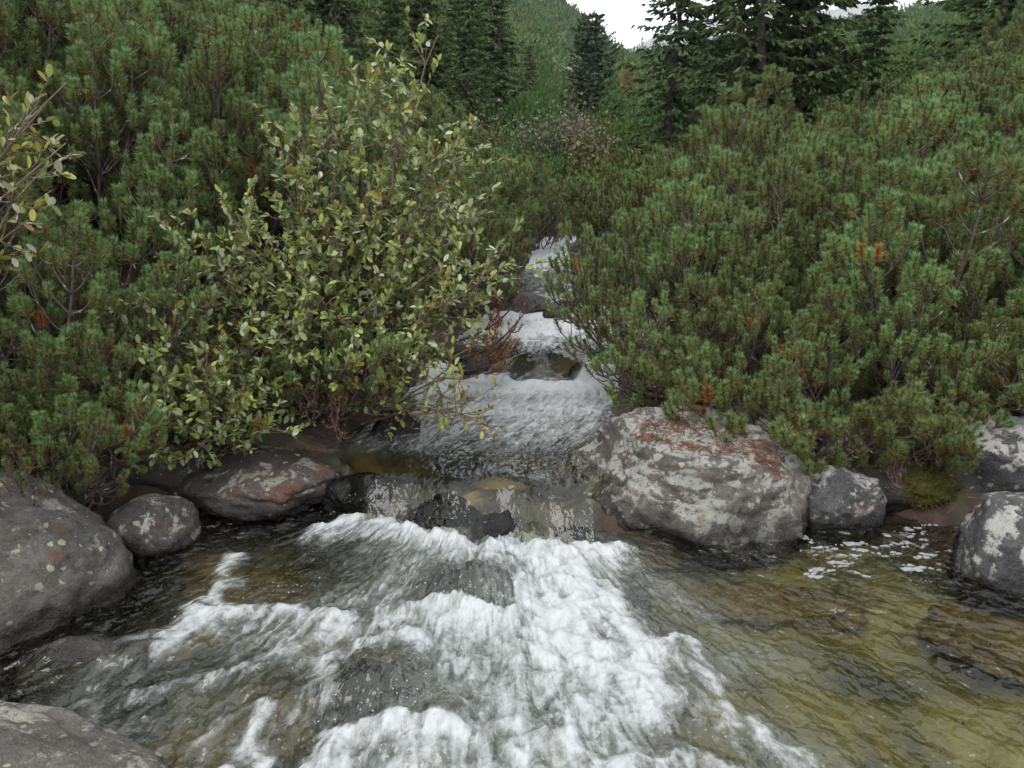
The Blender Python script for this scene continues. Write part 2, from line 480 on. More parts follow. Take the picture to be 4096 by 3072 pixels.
def lower_water():
    ny, nx = 400, 760
    ty = np.linspace(0, 1, ny)
    ys = .9 + 3.1 * (ty * .7 + .3 * ty ** 2)
    tx = np.linspace(-1, 1, nx)
    Y = np.repeat(ys, nx)
    X = np.concatenate([tx * (.95 + .62 * y) + .12 for y in ys])
    th = np.arctan2(X + .1, 4.35 - Y); r = np.hypot(X + .1, 4.35 - Y)
    flow = np.stack([r, th * 1.9, 0 * r], -1)
    f = np.zeros(len(X)); lift = np.zeros(len(X))
    wx = fbm(xy3(X * 4.5, Y * 4.5), 3, 51) * .09
    wy = fbm(xy3(X * 4.5, Y * 4.5), 3, 57) * .09
    for p, w, a, h in CRESTS:
        s = stroke(X + wx, Y + wy, p, w, 2.1, .55)
        f = np.maximum(f, a * s)
        lift += h * stroke(X + wx * .6, Y + wy * .6, p, w * 1.1, 1.7, .7)
    ar = np.zeros(len(X))
    for p, w, a in AREAS:
        ar = np.maximum(ar, a * stroke(X + wx * 1.5, Y + wy * 1.5, p, w))
    hump = np.zeros(len(X)); hl = np.zeros(len(X))
    for hx, hy, rx, ry, hz in HUMPS:
        q = ((X - hx) / rx) ** 2 + ((Y - hy) / ry) ** 2
        hump += hz * np.exp(-q * 1.1); hl = np.maximum(hl, np.exp(-q * .9))
    f = np.maximum(f, ar) + .25 * ar
    f = f * (1 - .72 * hl * (f < .8)) 
    turb = np.clip(stroke(X, Y, [(-.1, 3.5), (-.1, 2.8), (-.2, 1.6)], .75) + .4 * stroke(X, Y, [(-.9, 2.9), (-1.0, 1.8)], .5), 0, 1)
    pf = flow * np.array([2.3, 8.5, 1])
    pf = pf + np.stack([fbm(flow * 5, 3, 61), fbm(flow * 5, 3, 67), 0 * r], -1) * .9
    rid = ridged(pf, 4, 71)
    cel = ridged(xy3(X * 15, Y * 12) + np.stack([wx, wy, 0 * wx], -1) * 22, 5, 81)
    det = .68 * rid + .32 * cel
    foam = np.clip(f * .92 + (det - .64) * (1.25 * np.clip(f * 2.2, 0, 1)), 0, 1.2)
    spark = sstep(.80, .93, ridged(flow * np.array([6, 26, 1]) + fbm(flow * 4, 3, 5)[:, None] * .8, 3, 91)) * sstep(.15, .6, turb)
    foam = np.maximum(foam, spark * .42)
    z = -.012 * sstep(3.4, 1.5, Y)
    z = -.05 * (1 - sstep(1.6, 3.3, Y)) + lift * .55 * (.8 + .9 * fbm(xy3(X * 9, Y * 9), 3, 101)) + hump
    z = z + turb * (.035 * fbm(pf * .55, 4, 111) + .022 * fbm(xy3(X * 13, Y * 13), 3, 121) + .018 * (rid - .5))
    calm = 1 - turb
    z = z + calm * (.022 * fbm(flow * np.array([3.5, 11, 1]) + wx[:, None] * 6, 3, 131) + .012 * fbm(flow * np.array([9, 30, 1]) + wy[:, None] * 8, 2, 133))
    z = z + np.clip(foam, 0, 1) * (.004 + .008 * (cel - .5) + .004 * fbm(xy3(X * 45, Y * 45), 2, 7))
    aer = np.clip(ar * (.9 + .7 * sstep(-.7, -.3, X)) + .35 * np.clip(f, 0, 1) + .45 * stroke(X, Y, [(0, 3.4), (-.05, 2.8), (.0, 1.7)], .5), 0, 1) * .95 * (1 - .45 * hl)
    return np.stack([X, Y, z], -1), grid_faces(ny, nx), foam, aer, flow

def upper_water():
    ny, nx = 480, 200
    ty = np.linspace(0, 1, ny)
    ys = 3.28 + 4.2 * ty + 11 * ty ** 3
    tx = np.linspace(-1, 1, nx)
    Y = np.repeat(ys, nx)
    X = []
    for y in ys:
        a, b = cx(y) - cw(y) - .16, cx(y) + cw(y) + .16
        b = min(b, np.interp(y, [3.7, 4.15], [.36, 2.0]))
        X.append(a + (b - a) * (tx + 1) / 2)
    X = np.concatenate(X)
    z = level(X, Y)
    yy = np.linspace(3.0, 20, 400)
    sc = np.interp(yy, [3.3, 4.2, 6, 12], [1.0, .8, .62, .45])
    run = 3.0 + np.concatenate([[0], np.cumsum((sc[1:] + sc[:-1]) / 2 * np.diff(yy))])
    flow = np.stack([np.interp(Y, yy, run) + 1.2 * z, (X - cx(Y)) * 1.3 * np.interp(Y, yy, sc), 0 * X], -1)
    e = Y - lip(X)
    rid = ridged(flow * np.array([3.5, 10, 1]) + fbm(flow * 4, 3, 5)[:, None] * .9, 4, 141)
    cel = ridged(xy3(X * 13, Y * 8) + fbm(xy3(X * 5, Y * 4), 3, 6)[:, None], 4, 143)
    # white water: below the second fall, thinning towards the first lip; the third rapid; the top rapid
    def band(a, b, c, d): return sstep(a, b, Y) * (1 - sstep(c, d, Y))
    f = .75 * band(5.0, 5.36, 5.46, 5.54) + .55 * band(4.35, 5.1, 5.42, 5.5) + .42 * band(3.9, 4.4, 4.8, 5.2)
    f = f + .9 * band(6.2, 6.6, 6.9, 7.3) + .5 * band(6.8, 7.1, 7.6, 8.2) + .5 * band(5.75, 6.2, 6.5, 6.9)
    f = f + 1.0 * band(9.4, 9.8, 12.5, 14) + .3 * band(8.0, 8.6, 9.4, 9.8)
    f = f * (1 - .55 * sstep(.55, 1.0, np.abs(tx))[None, :].repeat(ny, 0).ravel() * (Y < 5))
    det = .5 * rid + .5 * cel
    foam = np.clip(f + (det - .60) * 1.0 * np.clip(f * 2.5, 0, 1), 0, 1.2)
    tong = np.exp(-((e + .02) / .10) ** 2)
    strk = sstep(.66, .9, ridged(flow * np.array([1.2, 22, 1]) + fbm(flow * 3, 2, 8)[:, None] * .5, 3, 147))
    f2 = np.exp(-((Y - 5.54) / .06) ** 2)
    foam = np.maximum(foam * (1 - .9 * tong) * (1 - .8 * f2), strk * (.22 * np.exp(-((e + .16) / .12) ** 2) + .1 * tong + .35 * f2))
    rough = np.clip(f, 0, 1)
    z = z + .014 * fbm(flow * np.array([3, 7, 1]), 4, 151) * (1 - .6 * tong) + rough * (.03 * fbm(xy3(X * 7, Y * 6), 4, 153)) + np.clip(foam, 0, 1) * .012
    z = z + .010 * fbm(flow * np.array([1.0, 9, 1]), 2, 155) * tong
    # the tongue is uneven: hollows between the stones of the sill
    z = z + tong * .045 * np.sin(X * 7.5 + 1.0) * np.exp(-(X / .8) ** 2)
    return np.stack([X, Y, z], -1), grid_faces(ny, nx), foam, np.clip(f * 1.1 * (1 - .9 * tong), 0, .8), flow + np.array([9.0, 0, 0]), np.clip(np.exp(-((e + .06) / .26) ** 4) + .8 * np.exp(-((Y - 5.55) / .16) ** 4), 0, 1)

def mat_water():
    t = NT('stream_water')
    fl = t.attr('flow', 'Vector')
    pos = t.n('NewGeometry').outputs['Position']
    foam = t.attr('foam'); aer = t.attr('aer')
    st = t.n('VectorMath', {0: fl, 1: (5.0, 14.0, 1.0)}, operation='MULTIPLY').outputs[0]
    fi = t.n('VectorMath', {0: fl, 1: (18.0, 70.0, 1.0)}, operation='MULTIPLY').outputs[0]
    n1 = t.noise(st, 1.0, 4, .55, 1.8)
    n2 = t.noise(pos, 62, 6, .72, .8)
    n3 = t.noise(fi, 1.0, 4, .6, 1.0)
    w1 = t.noise(t.n('VectorMath', {0: fl, 1: (8.0, 13.0, 1.0)}, operation='MULTIPLY').outputs[0], 1.0, 1.5, .4, .6)
    w2 = t.noise(t.n('VectorMath', {0: fl, 1: (19.0, 32.0, 1.0)}, operation='MULTIPLY').outputs[0], 1.0, 1.0, .4, .8)
    h = t.math('ADD', t.math('MULTIPLY', w1, .62), t.math('MULTIPLY', w2, .38))
    bump = t.n('Bump', {'Strength': t.math('SUBTRACT', 1.0, t.math('MULTIPLY', t.attr('slick'), .6)), 'Distance': .045, 'Height': h}).outputs[0]
    fres = t.n('Fresnel', {'IOR': 1.33, 'Normal': bump}).outputs[0]
    tr = t.n('BsdfTransparent', {'Color': (.80, .81, .70, 1)}).outputs[0]
    gl = t.n('BsdfGlossy', {'Color': (1, 1, 1, 1), 'Roughness': .03, 'Normal': bump}).outputs[0]
    water = t.n('MixShader', {0: fres, 1: tr, 2: gl}).outputs[0]
    # air in the water under the surface: milky grey green
    milk = t.n('BsdfPrincipled', {'Base Color': (.12, .135, .117, 1), 'Roughness': .12, 'Normal': bump}).outputs[0]
    streak = t.math('ADD', t.math('MULTIPLY', n1, .68), t.math('ADD', t.math('MULTIPLY', n2, .17), t.math('MULTIPLY', n3, .15)))
    am = t.math('MULTIPLY', aer, t.n('MapRange', {0: streak, 1: .34, 2: .62, 3: .25, 4: 1}).outputs[0], True)
    water = t.n('MixShader', {0: am, 1: water, 2: milk}).outputs[0]
    # foam: a veil, thin where it is stretched by the flow, thick on the crests
    fm = t.math('ADD', foam, t.math('MULTIPLY', t.math('SUBTRACT', streak, .5), 2.0))
    fm = t.math('ADD', fm, t.math('MULTIPLY', t.math('SUBTRACT', n2, .5), .4))
    fm = t.math('MULTIPLY', t.n('MapRange', {0: fm, 1: .18, 2: 1.25, 3: 0, 4: 1}, interpolation_type='SMOOTHSTEP').outputs[0],
                t.n('MapRange', {0: foam, 1: .02, 2: .35}).outputs[0])
    fb = t.n('Bump', {'Strength': .35, 'Distance': .025, 'Height': t.math('ADD', t.math('MULTIPLY', n2, .6), t.math('MULTIPLY', n1, .4))}).outputs[0]
    wh = t.n('BsdfPrincipled', {'Base Color': (.37, .385, .39, 1), 'Roughness': .6, 'Normal': fb}).outputs[0]
    wt = t.n('BsdfTranslucent', {'Color': (.37, .385, .39, 1)}).outputs[0]
    wh = t.n('MixShader', {0: .2, 1: wh, 2: wt}).outputs[0]
    return t.end(t.n('MixShader', {0: fm, 1: water, 2: wh}).outputs[0])

def build_water():
    m = mat_water()
    a = lower_water(); b = upper_water()
    n = len(a[0])
    me = tri_mesh('stream_water', np.concatenate([a[0], b[0]]), np.concatenate([a[1], b[1] + n]), m, True,
                  {'foam': np.concatenate([a[2], b[2]]), 'aer': np.concatenate([a[3], b[3]]), 'flow': np.concatenate([a[4], b[4]]), 'slick': np.concatenate([np.zeros(n), b[5]])})
    return tag(obj('stream_water', me), kind='structure')
build_water()

# ------------------------------------------------------------------ rocks
import bmesh
_ICO = {}
def ico(sub):
    if sub not in _ICO:
        bm = bmesh.new()
        bmesh.ops.create_icosphere(bm, subdivisions=sub, radius=1.0)
        v = np.array([x.co[:] for x in bm.verts]); f = np.array([[q.index for q in p.verts] for p in bm.faces])
        bm.free()
        _ICO[sub] = (v, f)
    return _ICO[sub]

def rock_mesh(name, dims, mat, seed, sub=5, cuts=9, rough=.10, block=.75, planes=()):
    v, f = ico(sub)
    r = np.random.default_rng(seed)
    p = np.sign(v) * np.abs(v) ** block
    p = p / np.maximum(.75, np.linalg.norm(p, axis=1, keepdims=True))
    off = r.uniform(-50, 50, 3)
    for k in range(cuts):
        n = nrm(r.normal(size=3)); h = r.uniform(.62, .9)
        d = np.maximum(0, p @ n - h)
        p = p - d[:, None] * n * .9
    for n, h in planes:
        n = nrm(n)
        d = np.maximum(0, p @ n - h)
        p = p - d[:, None] * n * .95
    q = p * 1.6 + off
    p = p + nrm(v) * (ridged(q * 2.1, 3, seed + 5)[:, None] - .5) * rough * .35
    p = p * (1 + rough * fbm(q, 3, seed)[:, None] * 1.6) + nrm(v) * (fbm(q * 4.5, 4, seed + 3)[:, None] * rough * .5 - np.maximum(0, ridged(q * 1.7, 3, seed + 9) - .80)[:, None] * rough * 3.2 + fbm(q * 16, 3, seed + 21)[:, None] * rough * .10)
    return tri_mesh(name, p * np.array(dims), f, mat, True)

M_R_BIG = mat_rock('granite_pale_lichen', (.23, .22, .205), (.095, .088, .08), .86, (.42, .44, .41), .10, .0, .0, .14, .45, .8)
M_R_LEFT = mat_rock('granite_dark', (.185, .18, .165), (.075, .07, .062), .46, (.30, .30, .27), .05, .0, .0, .12, .35, .7)
M_R_SPOT = mat_rock('granite_white_patch', (.16, .155, .145), (.065, .062, .057), .62, (.55, .55, .52), .1, .1, .0, .1, .4, .4)
M_R_WHITE = mat_rock('granite_white_crust', (.17, .17, .18), (.07, .07, .075), .75, (.52, .53, .52), .1, .0, .0, .1, .2, .7)
M_R_BANK = mat_rock('bank_stone', (.12, .105, .095), (.05, .04, .035), .48, (.36, .36, .33), .14, .0, .0, .1, .3, .5)
M_R_NEAR = mat_rock('near_stone', (.22, .21, .19), (.10, .095, .085), .62, (.4, .4, .37), .0, .0, -.1, .06, .2, .6)
M_R_WET = mat_rock('wet_stone', (.035, .031, .028), (.012, .011, .011), .0, wet_z=.6, wet_h=.5, pink=.25)
M_R_SUB = mat_rock('brown_wet_stone', (.14, .115, .085), (.05, .042, .035), .0, wet_z=.6, wet_h=.5, pink=.25)
M_R_GOLD = mat_rock('golden_stone', (.30, .235, .075), (.15, .12, .04), .0, pink=.0, wet_z=-3, wet_h=.1)
M_R_SILL = mat_rock('sill_sky_tint', (.34, .32, .38), (.2, .185, .22), .0, (.42, .4, .3), wet_z=-3, wet_h=.1, pink=.2)  # lavender stands in for sky reflected off the sliding water
M_R_UP = mat_rock('upstream_stone', (.14, .135, .14), (.06, .055, .058), .15, (.3, .3, .3), wet_z=.5, wet_h=.12)

def boulder(name, loc, dims, mat, seed, label, rot=(0, 0, 0), cat='boulder', group=None, **kw):
    me = rock_mesh(name, dims, mat, seed, **kw)
    return tag(obj(name, me, loc=loc, rot=rot), label, cat, group)

B_RIGHT = boulder('boulder', (.82, 3.86, .07), (.58, .50, .42), M_R_BIG, 11, 'large pale lichen covered boulder beside the fall, strewn with red needles', (0.05, -.03, -.12), sub=6, cuts=8, rough=.09, block=.72, planes=[((-.7, -.35, .35), .72), ((.1, -.25, 1), .78), ((.3, -1, .25), .75)])
boulder('boulder', (-2.10, 3.02, -.05), (.58, .50, .50), M_R_LEFT, 26, 'big dark rounded boulder at the left edge, above the rapids', (0, .05, .3), sub=6, cuts=3, rough=.08, block=.9)
boulder('boulder', (-1.60, 3.52, .05), (.205, .19, .15), M_R_SPOT, 31, 'small rounded stone with one white lichen patch beside the big left boulder', (.1, 0, .2), cuts=4, rough=.07, block=.85)
boulder('boulder', (-1.30, 4.00, .11), (.52, .30, .14), M_R_BANK, 37, 'flat dark brown bank rock overhanging the pool under the leafy shrub', (.1, .12, -.2), cuts=6, rough=.12)
boulder('boulder', (-1.92, 4.02, .22), (.50, .32, .18), M_R_BANK, 38, 'mossy dark bank rock between the big left boulder and the flat rock', (0, .05, .1), cuts=6, rough=.12)
boulder('boulder', (-2.36, 3.62, .28), (.55, .30, .24), M_R_BANK, 39, 'rust stained bank rock behind the big left boulder', (0, .0, .1), cuts=6, rough=.1)
boulder('boulder', (-1.50, 1.92, -.06), (.74, .34, .24), M_R_NEAR, 41, 'pale grey boulder in the bottom left corner, nearest of all', (0, .06, -.25), cuts=5, rough=.09, block=.85, sub=6)
boulder('boulder', (1.54, 3.76, .05), (.22, .18, .19), M_R_WHITE, 43, 'low stone with bright white lichen crust right of the large boulder', (0, 0, .2), cuts=6)
boulder('boulder', (2.40, 3.90, .16), (.34, .32, .30), M_R_WHITE, 47, 'grey boulder on yellow moss at the right edge, the upper of two', (0, .1, .3), cuts=6)
boulder('boulder', (2.10, 3.28, .06), (.30, .30, .22), M_R_WHITE, 53, 'grey boulder with white lichen standing in the pool at right edge', (.05, -.2, .5), cuts=6, block=.8)
boulder('boulder', (1.25, 4.32, .22), (.45, .3, .16), M_R_BANK, 59, 'dark bank stone under the pine branches behind the large boulder', cuts=6)
boulder('boulder', (1.80, 4.08, .12), (.4, .3, .2), M_R_BANK, 60, 'shaded bank stone beneath drooping pine twigs at the right', cuts=6)
# stones in the rapids
boulder('rapids_stone', (-.32, 3.74, -.08), (.20, .16, .21), M_R_WET, 66, 'black wet stone that the stream spills over at the first fall', (.2, .15, .5), cuts=10, rough=.14, block=.7, cat='stone')
boulder('rapids_stone', (-.74, 3.98, -.03), (.28, .16, .17), M_R_WET, 62, 'dark wet stone at the left end of the first fall', (.1, .1, .3), cuts=6, rough=.12, block=.8, cat='stone')
boulder('rapids_stone', (-.08, 3.62, -.08), (.13, .10, .17), M_R_WET, 81, 'small black stone in the middle of the first fall', (.1, .2, .4), cuts=8, rough=.14, cat='stone')
boulder('rapids_stone', (.27, 3.56, -.10), (.12, .10, .18), M_R_WET, 82, 'small black stone at the right end of the first fall beside the large boulder', (.1, .2, .4), cuts=8, rough=.14, cat='stone')
boulder('rapids_stone', (-.16, 3.05, -.14), (.22, .18, .20), M_R_SUB, 63, 'brown drowned stone in midstream just below the first fall', cuts=4, cat='stone')
boulder('rapids_stone', (-.43, 2.41, -.14), (.19, .18, .20), M_R_SUB, 64, 'dark round drowned stone ringed by white water', cuts=4, cat='stone')
boulder('rapids_stone', (-.22, 2.27, -.14), (.14, .11, .16), M_R_SUB, 65, 'small drowned stone right of the dark round one', cuts=4, cat='stone')
boulder('rapids_stone', (-1.45, 2.61, -.13), (.26, .11, .18), M_R_LEFT, 66, 'low wet stone at the waterline in front of the big left boulder', cuts=4, cat='stone')
boulder('rapids_stone', (-.62, 4.42, .22), (.13, .10, .12), M_R_WET, 67, 'small dark stone in the upper pool below the leafy twigs', cuts=5, cat='stone')
boulder('rapids_stone', (.10, 7.25, .46), (.26, .22, .14), M_R_UP, 69, 'grey slab in midstream above the third rapid', (.1, .1, .2), cuts=7, cat='stone')
boulder('rapids_stone', (.45, 7.0, .42), (.2, .2, .14), M_R_UP, 70, 'dark stone right of the midstream slab', cuts=7, cat='stone')
boulder('rapids_stone', (.98, 9.9, .62), (.34, .3, .3), M_R_UP, 71, 'dark boulder under the overhanging pine at the top rapid', cuts=7, cat='stone')
boulder('rapids_stone', (-.32, 5.62, .25), (.24, .18, .15), M_R_WET, 72, 'black wet stone at the left end of the second fall', cuts=6, cat='stone')
boulder('rapids_stone', (.62, 5.66, .26), (.22, .16, .15), M_R_WET, 73, 'wet stone at the right end of the second fall under pine twigs', cuts=6, cat='stone')
# flat ledges under the pool
boulder('sunken_ledge', (1.04, 3.32, -.23), (.46, .15, .10), M_R_GOLD, 75, 'golden sunken ledge at the foot of the large boulder', (0, 0, -.1), cuts=5, cat='stone')
boulder('sunken_ledge', (2.10, 3.0, -.25), (.46, .22, .11), M_R_GOLD, 76, 'golden sunken ledge in front of the right edge boulder', (0, .05, -.5), cuts=5, cat='stone')
boulder('sunken_ledge', (-1.02, 2.38, -.29), (.22, .16, .12), M_R_GOLD, 77, 'yellow drowned stone left of the round dark one', cuts=5, cat='stone')
boulder('sunken_ledge', (-1.25, 2.20, -.31), (.2, .14, .12), M_R_GOLD, 78, 'yellow drowned stone near the bottom left boulder', cuts=5, cat='stone')
boulder('sunken_ledge', (-.80, 2.58, -.27), (.16, .12, .11), M_R_GOLD, 79, 'small yellow drowned stone below the left white crest', cuts=5, cat='stone')
boulder('sunken_ledge', (-1.10, 3.45, -.25), (.26, .16, .12), M_R_GOLD, 80, 'dim yellow drowned slab right of the small white patched stone', cuts=5, cat='stone')

# ------------------------------------------------------------------ dwarf pines
def tube(buf, pts, r0, r1, sides=5, c=(1, 1, 1)):
    pts = np.asarray(pts, float)
    n = len(pts)
    T = nrm(np.gradient(pts, axis=0))
    ref = np.array([.31, .77, .55])
    A = nrm(np.cross(T, ref)); B = np.cross(T, A)
    rad = np.linspace(r0, r1, n)
    ang = np.arange(sides) / sides * 2 * pi
    v = pts[:, None, :] + rad[:, None, None] * (np.cos(ang)[None, :, None] * A[:, None, :] + np.sin(ang)[None, :, None] * B[:, None, :])
    a = np.arange(n * sides).reshape(n, sides)
    b = np.roll(a, -1, axis=1)
    q1 = np.stack([a[:-1], b[:-1], b[1:]], -1).reshape(-1, 3)
    q2 = np.stack([a[:-1], b[1:], a[1:]], -1).reshape(-1, 3)
    buf.add(v.reshape(-1, 3), np.concatenate([q1, q2]), c)

def curve(p0, d0, d1, L, n, r, wob=.05):
    """polyline that starts along d0 and bends to d1"""
    p = [np.array(p0, float)]
    for i in range(n):
        t = (i + .5) / n
        d = nrm(np.asarray(d0) * (1 - t) + np.asarray(d1) * t + r.normal(size=3) * wob)
        p.append(p[-1] + d * L / n)
    return np.array(p)

NC_NEW = np.array([.148, .232, .082]); NC_OLD = np.array([.110, .110, .018]); NC_DEAD = np.array([.30, .10, .03])

def needles(buf, pts, L, n, r, length=.046, width=.0032, dead=.0, tipfrac=1.0):
    """bottle brush of needles over the last L metres of a shoot"""
    seg = np.linalg.norm(np.diff(pts, axis=0), axis=1)
    s = np.concatenate([[0], np.cumsum(seg)])
    tot = s[-1]
    L = min(L, tot)
    t = 1 - r.random(n) ** 1.35
    t = np.concatenate([t, np.full(n // 5, 1.0)])
    m = len(t)
    ss = tot - L + t * L
    P = np.stack([np.interp(ss, s, pts[:, k]) for k in range(3)], -1)
    Tn = nrm(np.gradient(pts, axis=0))
    T = nrm(np.stack([np.interp(ss, s, Tn[:, k]) for k in range(3)], -1))
    ph = r.random(m) * 2 * pi
    al = np.radians(72 - 34 * t ** 3 + r.normal(size=m) * 11)
    A = nrm(np.cross(T, np.array([.3, .5, .81]))); B = np.cross(T, A)
    D = np.cos(al)[:, None] * T + np.sin(al)[:, None] * (np.cos(ph)[:, None] * A + np.sin(ph)[:, None] * B)
    D[:, 2] += .12
    D = nrm(D)
    ln = length * r.uniform(.75, 1.12, m)
    S = nrm(np.cross(D, r.normal(size=(m, 3))))
    wv = S * (width * .5)
    tip = P + D * ln[:, None]
    v = np.stack([P - wv, P + wv, tip], 1).reshape(-1, 3)
    f = np.arange(3 * m).reshape(-1, 3)
    k = np.clip(t * 1.1 + r.normal(size=m) * .15, 0, 1)[:, None]
    c = NC_OLD * (1 - k) + NC_NEW * k
    c = c * r.uniform(.8, 1.2, (m, 1))
    dd = r.random(m) < (dead + .19 * (1 - t) ** 2 + (.8 if r.random() < .010 else 0))
    c[dd] = NC_DEAD * r.uniform(.6, 1.2, (dd.sum(), 1))
    cc = np.repeat(c, 3, 0)
    cc[2::3] = cc[2::3] * np.array([1.4, 1.36, 1.42])
    buf.add(v, f, cc)

def pine_branch(seed, L, phi0, phi1, shoots=1.0, nn=165, dead=.0, bare=.35, sides=5, length=.042, width=.0039, nshoot=.085):
    r = np.random.default_rng(seed)
    stem, ndl = Buf(), Buf()
    n = 14
    pts = [np.zeros(3)]
    az = 0.0
    for i in range(n):
        t = (i + .5) / n
        phi = phi1 + (phi0 - phi1) * (1 - t) ** 1.3
        az += r.normal() * .12
        d = np.array([sin(phi) * cos(az), sin(phi) * sin(az), cos(phi)])
        pts.append(pts[-1] + d * L / n)
    pts = np.array(pts)
    tube(stem, pts, .009 + .007 * L, .004, sides)
    needles(ndl, pts, .17, int(nn * 1.4), r, length * 1.05, width, dead)
    T = nrm(np.gradient(pts, axis=0))
    s = bare
    up = np.array([0, 0, 1.0])
    while s < .985:
        k = r.integers(2, 5) if r.random() < shoots else 1
        a0 = r.random() * 2 * pi
        i = min(n, int(s * n)); fr = s * n - i
        P = pts[i] * (1 - fr) + pts[min(n, i + 1)] * fr
        t = T[i]
        A = nrm(np.cross(t, [.3, .5, .8])); B = np.cross(t, A)
        for j in range(k):
            a = a0 + j * 2 * pi / k + r.normal() * .3
            side = cos(a) * A + sin(a) * B
            ls = (.40 * (1 - s) + .13) * r.uniform(.7, 1.25) * min(1.2, L)
            d0 = nrm(t * .55 + side * 1.0)
            d1 = nrm(up * .9 + t * .5 + side * .15)
            q = curve(P, d0, d1, ls, 6, r)
            tube(stem, q, .0055, .003, 4)
            needles(ndl, q, min(ls * .85, nshoot), nn, r, length, width, dead)
            if ls > .19:
                for _ in range(r.integers(1, 4)):
                    m = r.integers(2, 5)
                    dq = nrm(q[m + 1] - q[m])
                    sd = nrm(np.cross(dq, r.normal(size=3)))
                    l2 = ls * r.uniform(.35, .55)
                    q2 = curve(q[m], nrm(dq * .6 + sd), nrm(up + dq * .4), l2, 5, r)
                    tube(stem, q2, .004, .0025, 3)
                    needles(ndl, q2, min(l2 * .85, nshoot * .8), int(nn * .8), r, length, width, dead)
        s += r.uniform(.10, .15) / L
    return stem, ndl

def lib_branch(name, *a, **k):
    st, nd = pine_branch(*a, **k)
    return st.mesh(name + '_wood', M_BARK, True), nd.mesh(name + '_needles', M_NEEDLE)

LIB_UP = [lib_branch('upright', 100 + i, L, radians(p), radians(4)) for i, (L, p) in enumerate([(1.35, 28), (1.2, 40), (1.5, 22), (1.05, 34), (1.25, 48)])]
LIB_SP = [lib_branch('spreading', 120 + i, L, radians(p), radians(q)) for i, (L, p, q) in enumerate([(1.3, 82, 12), (1.1, 88, 20), (1.45, 75, 10), (1.0, 85, 25), (1.2, 78, 5)])]
LIB_LOW = [lib_branch('low', 140 + i, L, radians(p), radians(q), dead=.06) for i, (L, p, q) in enumerate([(.8, 96, 45), (.7, 92, 30), (.9, 88, 50)])]
LIB_TWIG = [lib_branch('twiggy', 150 + i, L, radians(p), radians(q), shoots=.75, nn=130, dead=.05, bare=.42, nshoot=.085, length=.038) for i, (L, p, q) in enumerate([(1.25, 84, 22), (1.05, 92, 30), (1.35, 78, 14), (.95, 100, 40)])]
LIB_BARE = [lib_branch('bare', 170 + i, L, radians(p), radians(q), shoots=.95, nn=5, dead=.9, bare=.25, nshoot=.05, length=.03) for i, (L, p, q) in enumerate([(.8, 95, 50), (.7, 100, 70), (.9, 88, 40)])]
LIB_DEAD = [lib_branch('withered', 160 + i, L, radians(p), radians(q), shoots=.8, nn=34, dead=.9, bare=.4, nshoot=.09, length=.035) for i, (L, p, q) in enumerate([(.75, 85, 35), (.65, 95, 50)])]

def add_branch(bush, lib, az, loc=(0, 0, 0), sc=1.0, tilt=0.0, roll=0.0):
    b = obj('branch', lib[0], bush, loc, (roll, tilt, az), sc)
    obj('needles', lib[1], b)
    return b

def new_pine(x, y, label, group=None, z=None, name='dwarf_pine'):
    zz = float(terrain(np.array([x]), np.array([y]))[0]) - .03 if z is None else z
    e = obj(name, None, loc=(x, y, zz))
    e.empty_display_size = .1
    return tag(e, label, 'pine', group)

PR = random.Random(5)
def near_pine(x, y, label, group, size=1.0, n_up=5, n_sp=5, n_low=2):
    e = new_pine(x, y, label, group)
    a0 = PR.random() * 6.28
    for i in range(n_up):
        add_branch(e, PR.choice(LIB_UP), a0 + i * 6.28 / n_up + PR.uniform(-.4, .4), (PR.uniform(-.15, .15), PR.uniform(-.15, .15), 0), size * PR.uniform(.8, 1.15))
    for i in range(n_sp):
        add_branch(e, PR.choice(LIB_SP), a0 + .5 + i * 6.28 / n_sp + PR.uniform(-.4, .4), (0, 0, .02), size * PR.uniform(.75, 1.1))
    for i in range(n_low):
        add_branch(e, PR.choice(LIB_LOW), a0 + i * 6.28 / max(1, n_low) + PR.uniform(-.8, .8), (0, 0, .05), size * PR.uniform(.8, 1.1))
    return e

def joined_bush(seed, n_up, n_sp, nn, width, length, sides):
    """a whole pine in two meshes, for the ones standing farther back"""
    r = np.random.default_rng(seed)
    S, N = Buf(), Buf()
    for i in range(n_up + n_sp):
        upb = i < n_up
        st, nd = pine_branch(seed * 50 + i, r.uniform(1.0, 1.45), radians(r.uniform(20, 45) if upb else r.uniform(70, 88)), radians(r.uniform(3, 14)), nn=nn, sides=sides, width=width, length=length, bare=.4)
        a = r.random() * 2 * pi; s = r.uniform(.8, 1.1)
        R = np.array([[cos(a), -sin(a), 0], [sin(a), cos(a), 0], [0, 0, 1]]) * s
        o = np.array([*r.uniform(-.18, .18, 2), 0])
        for src, dst in ((st, S), (nd, N)):
            v, f, c = src.arrays()
            dst.add(v @ R.T + o, f, c)
    return S.mesh('pine_wood', M_BARK, True), N.mesh('pine_needles', M_NEEDLE)
LIB_MID = [joined_bush(i, 5, 5, 62, .007, .046, 3) for i in range(4)]
LIB_MIDN = [joined_bush(20 + i, 5, 6, 125, .0047, .043, 4) for i in range(4)]

def mid_pine(x, y, label, group, size=1.0):
    e = new_pine(x, y, label, group)
    m = PR.choice(LIB_MIDN if y < 12 else LIB_MID)
    a = PR.random() * 6.28
    obj('branches', m[0], e, (0, 0, 0), (0, 0, a), size)
    obj('needles', m[1], e, (0, 0, 0), (0, 0, a), size)
    return e

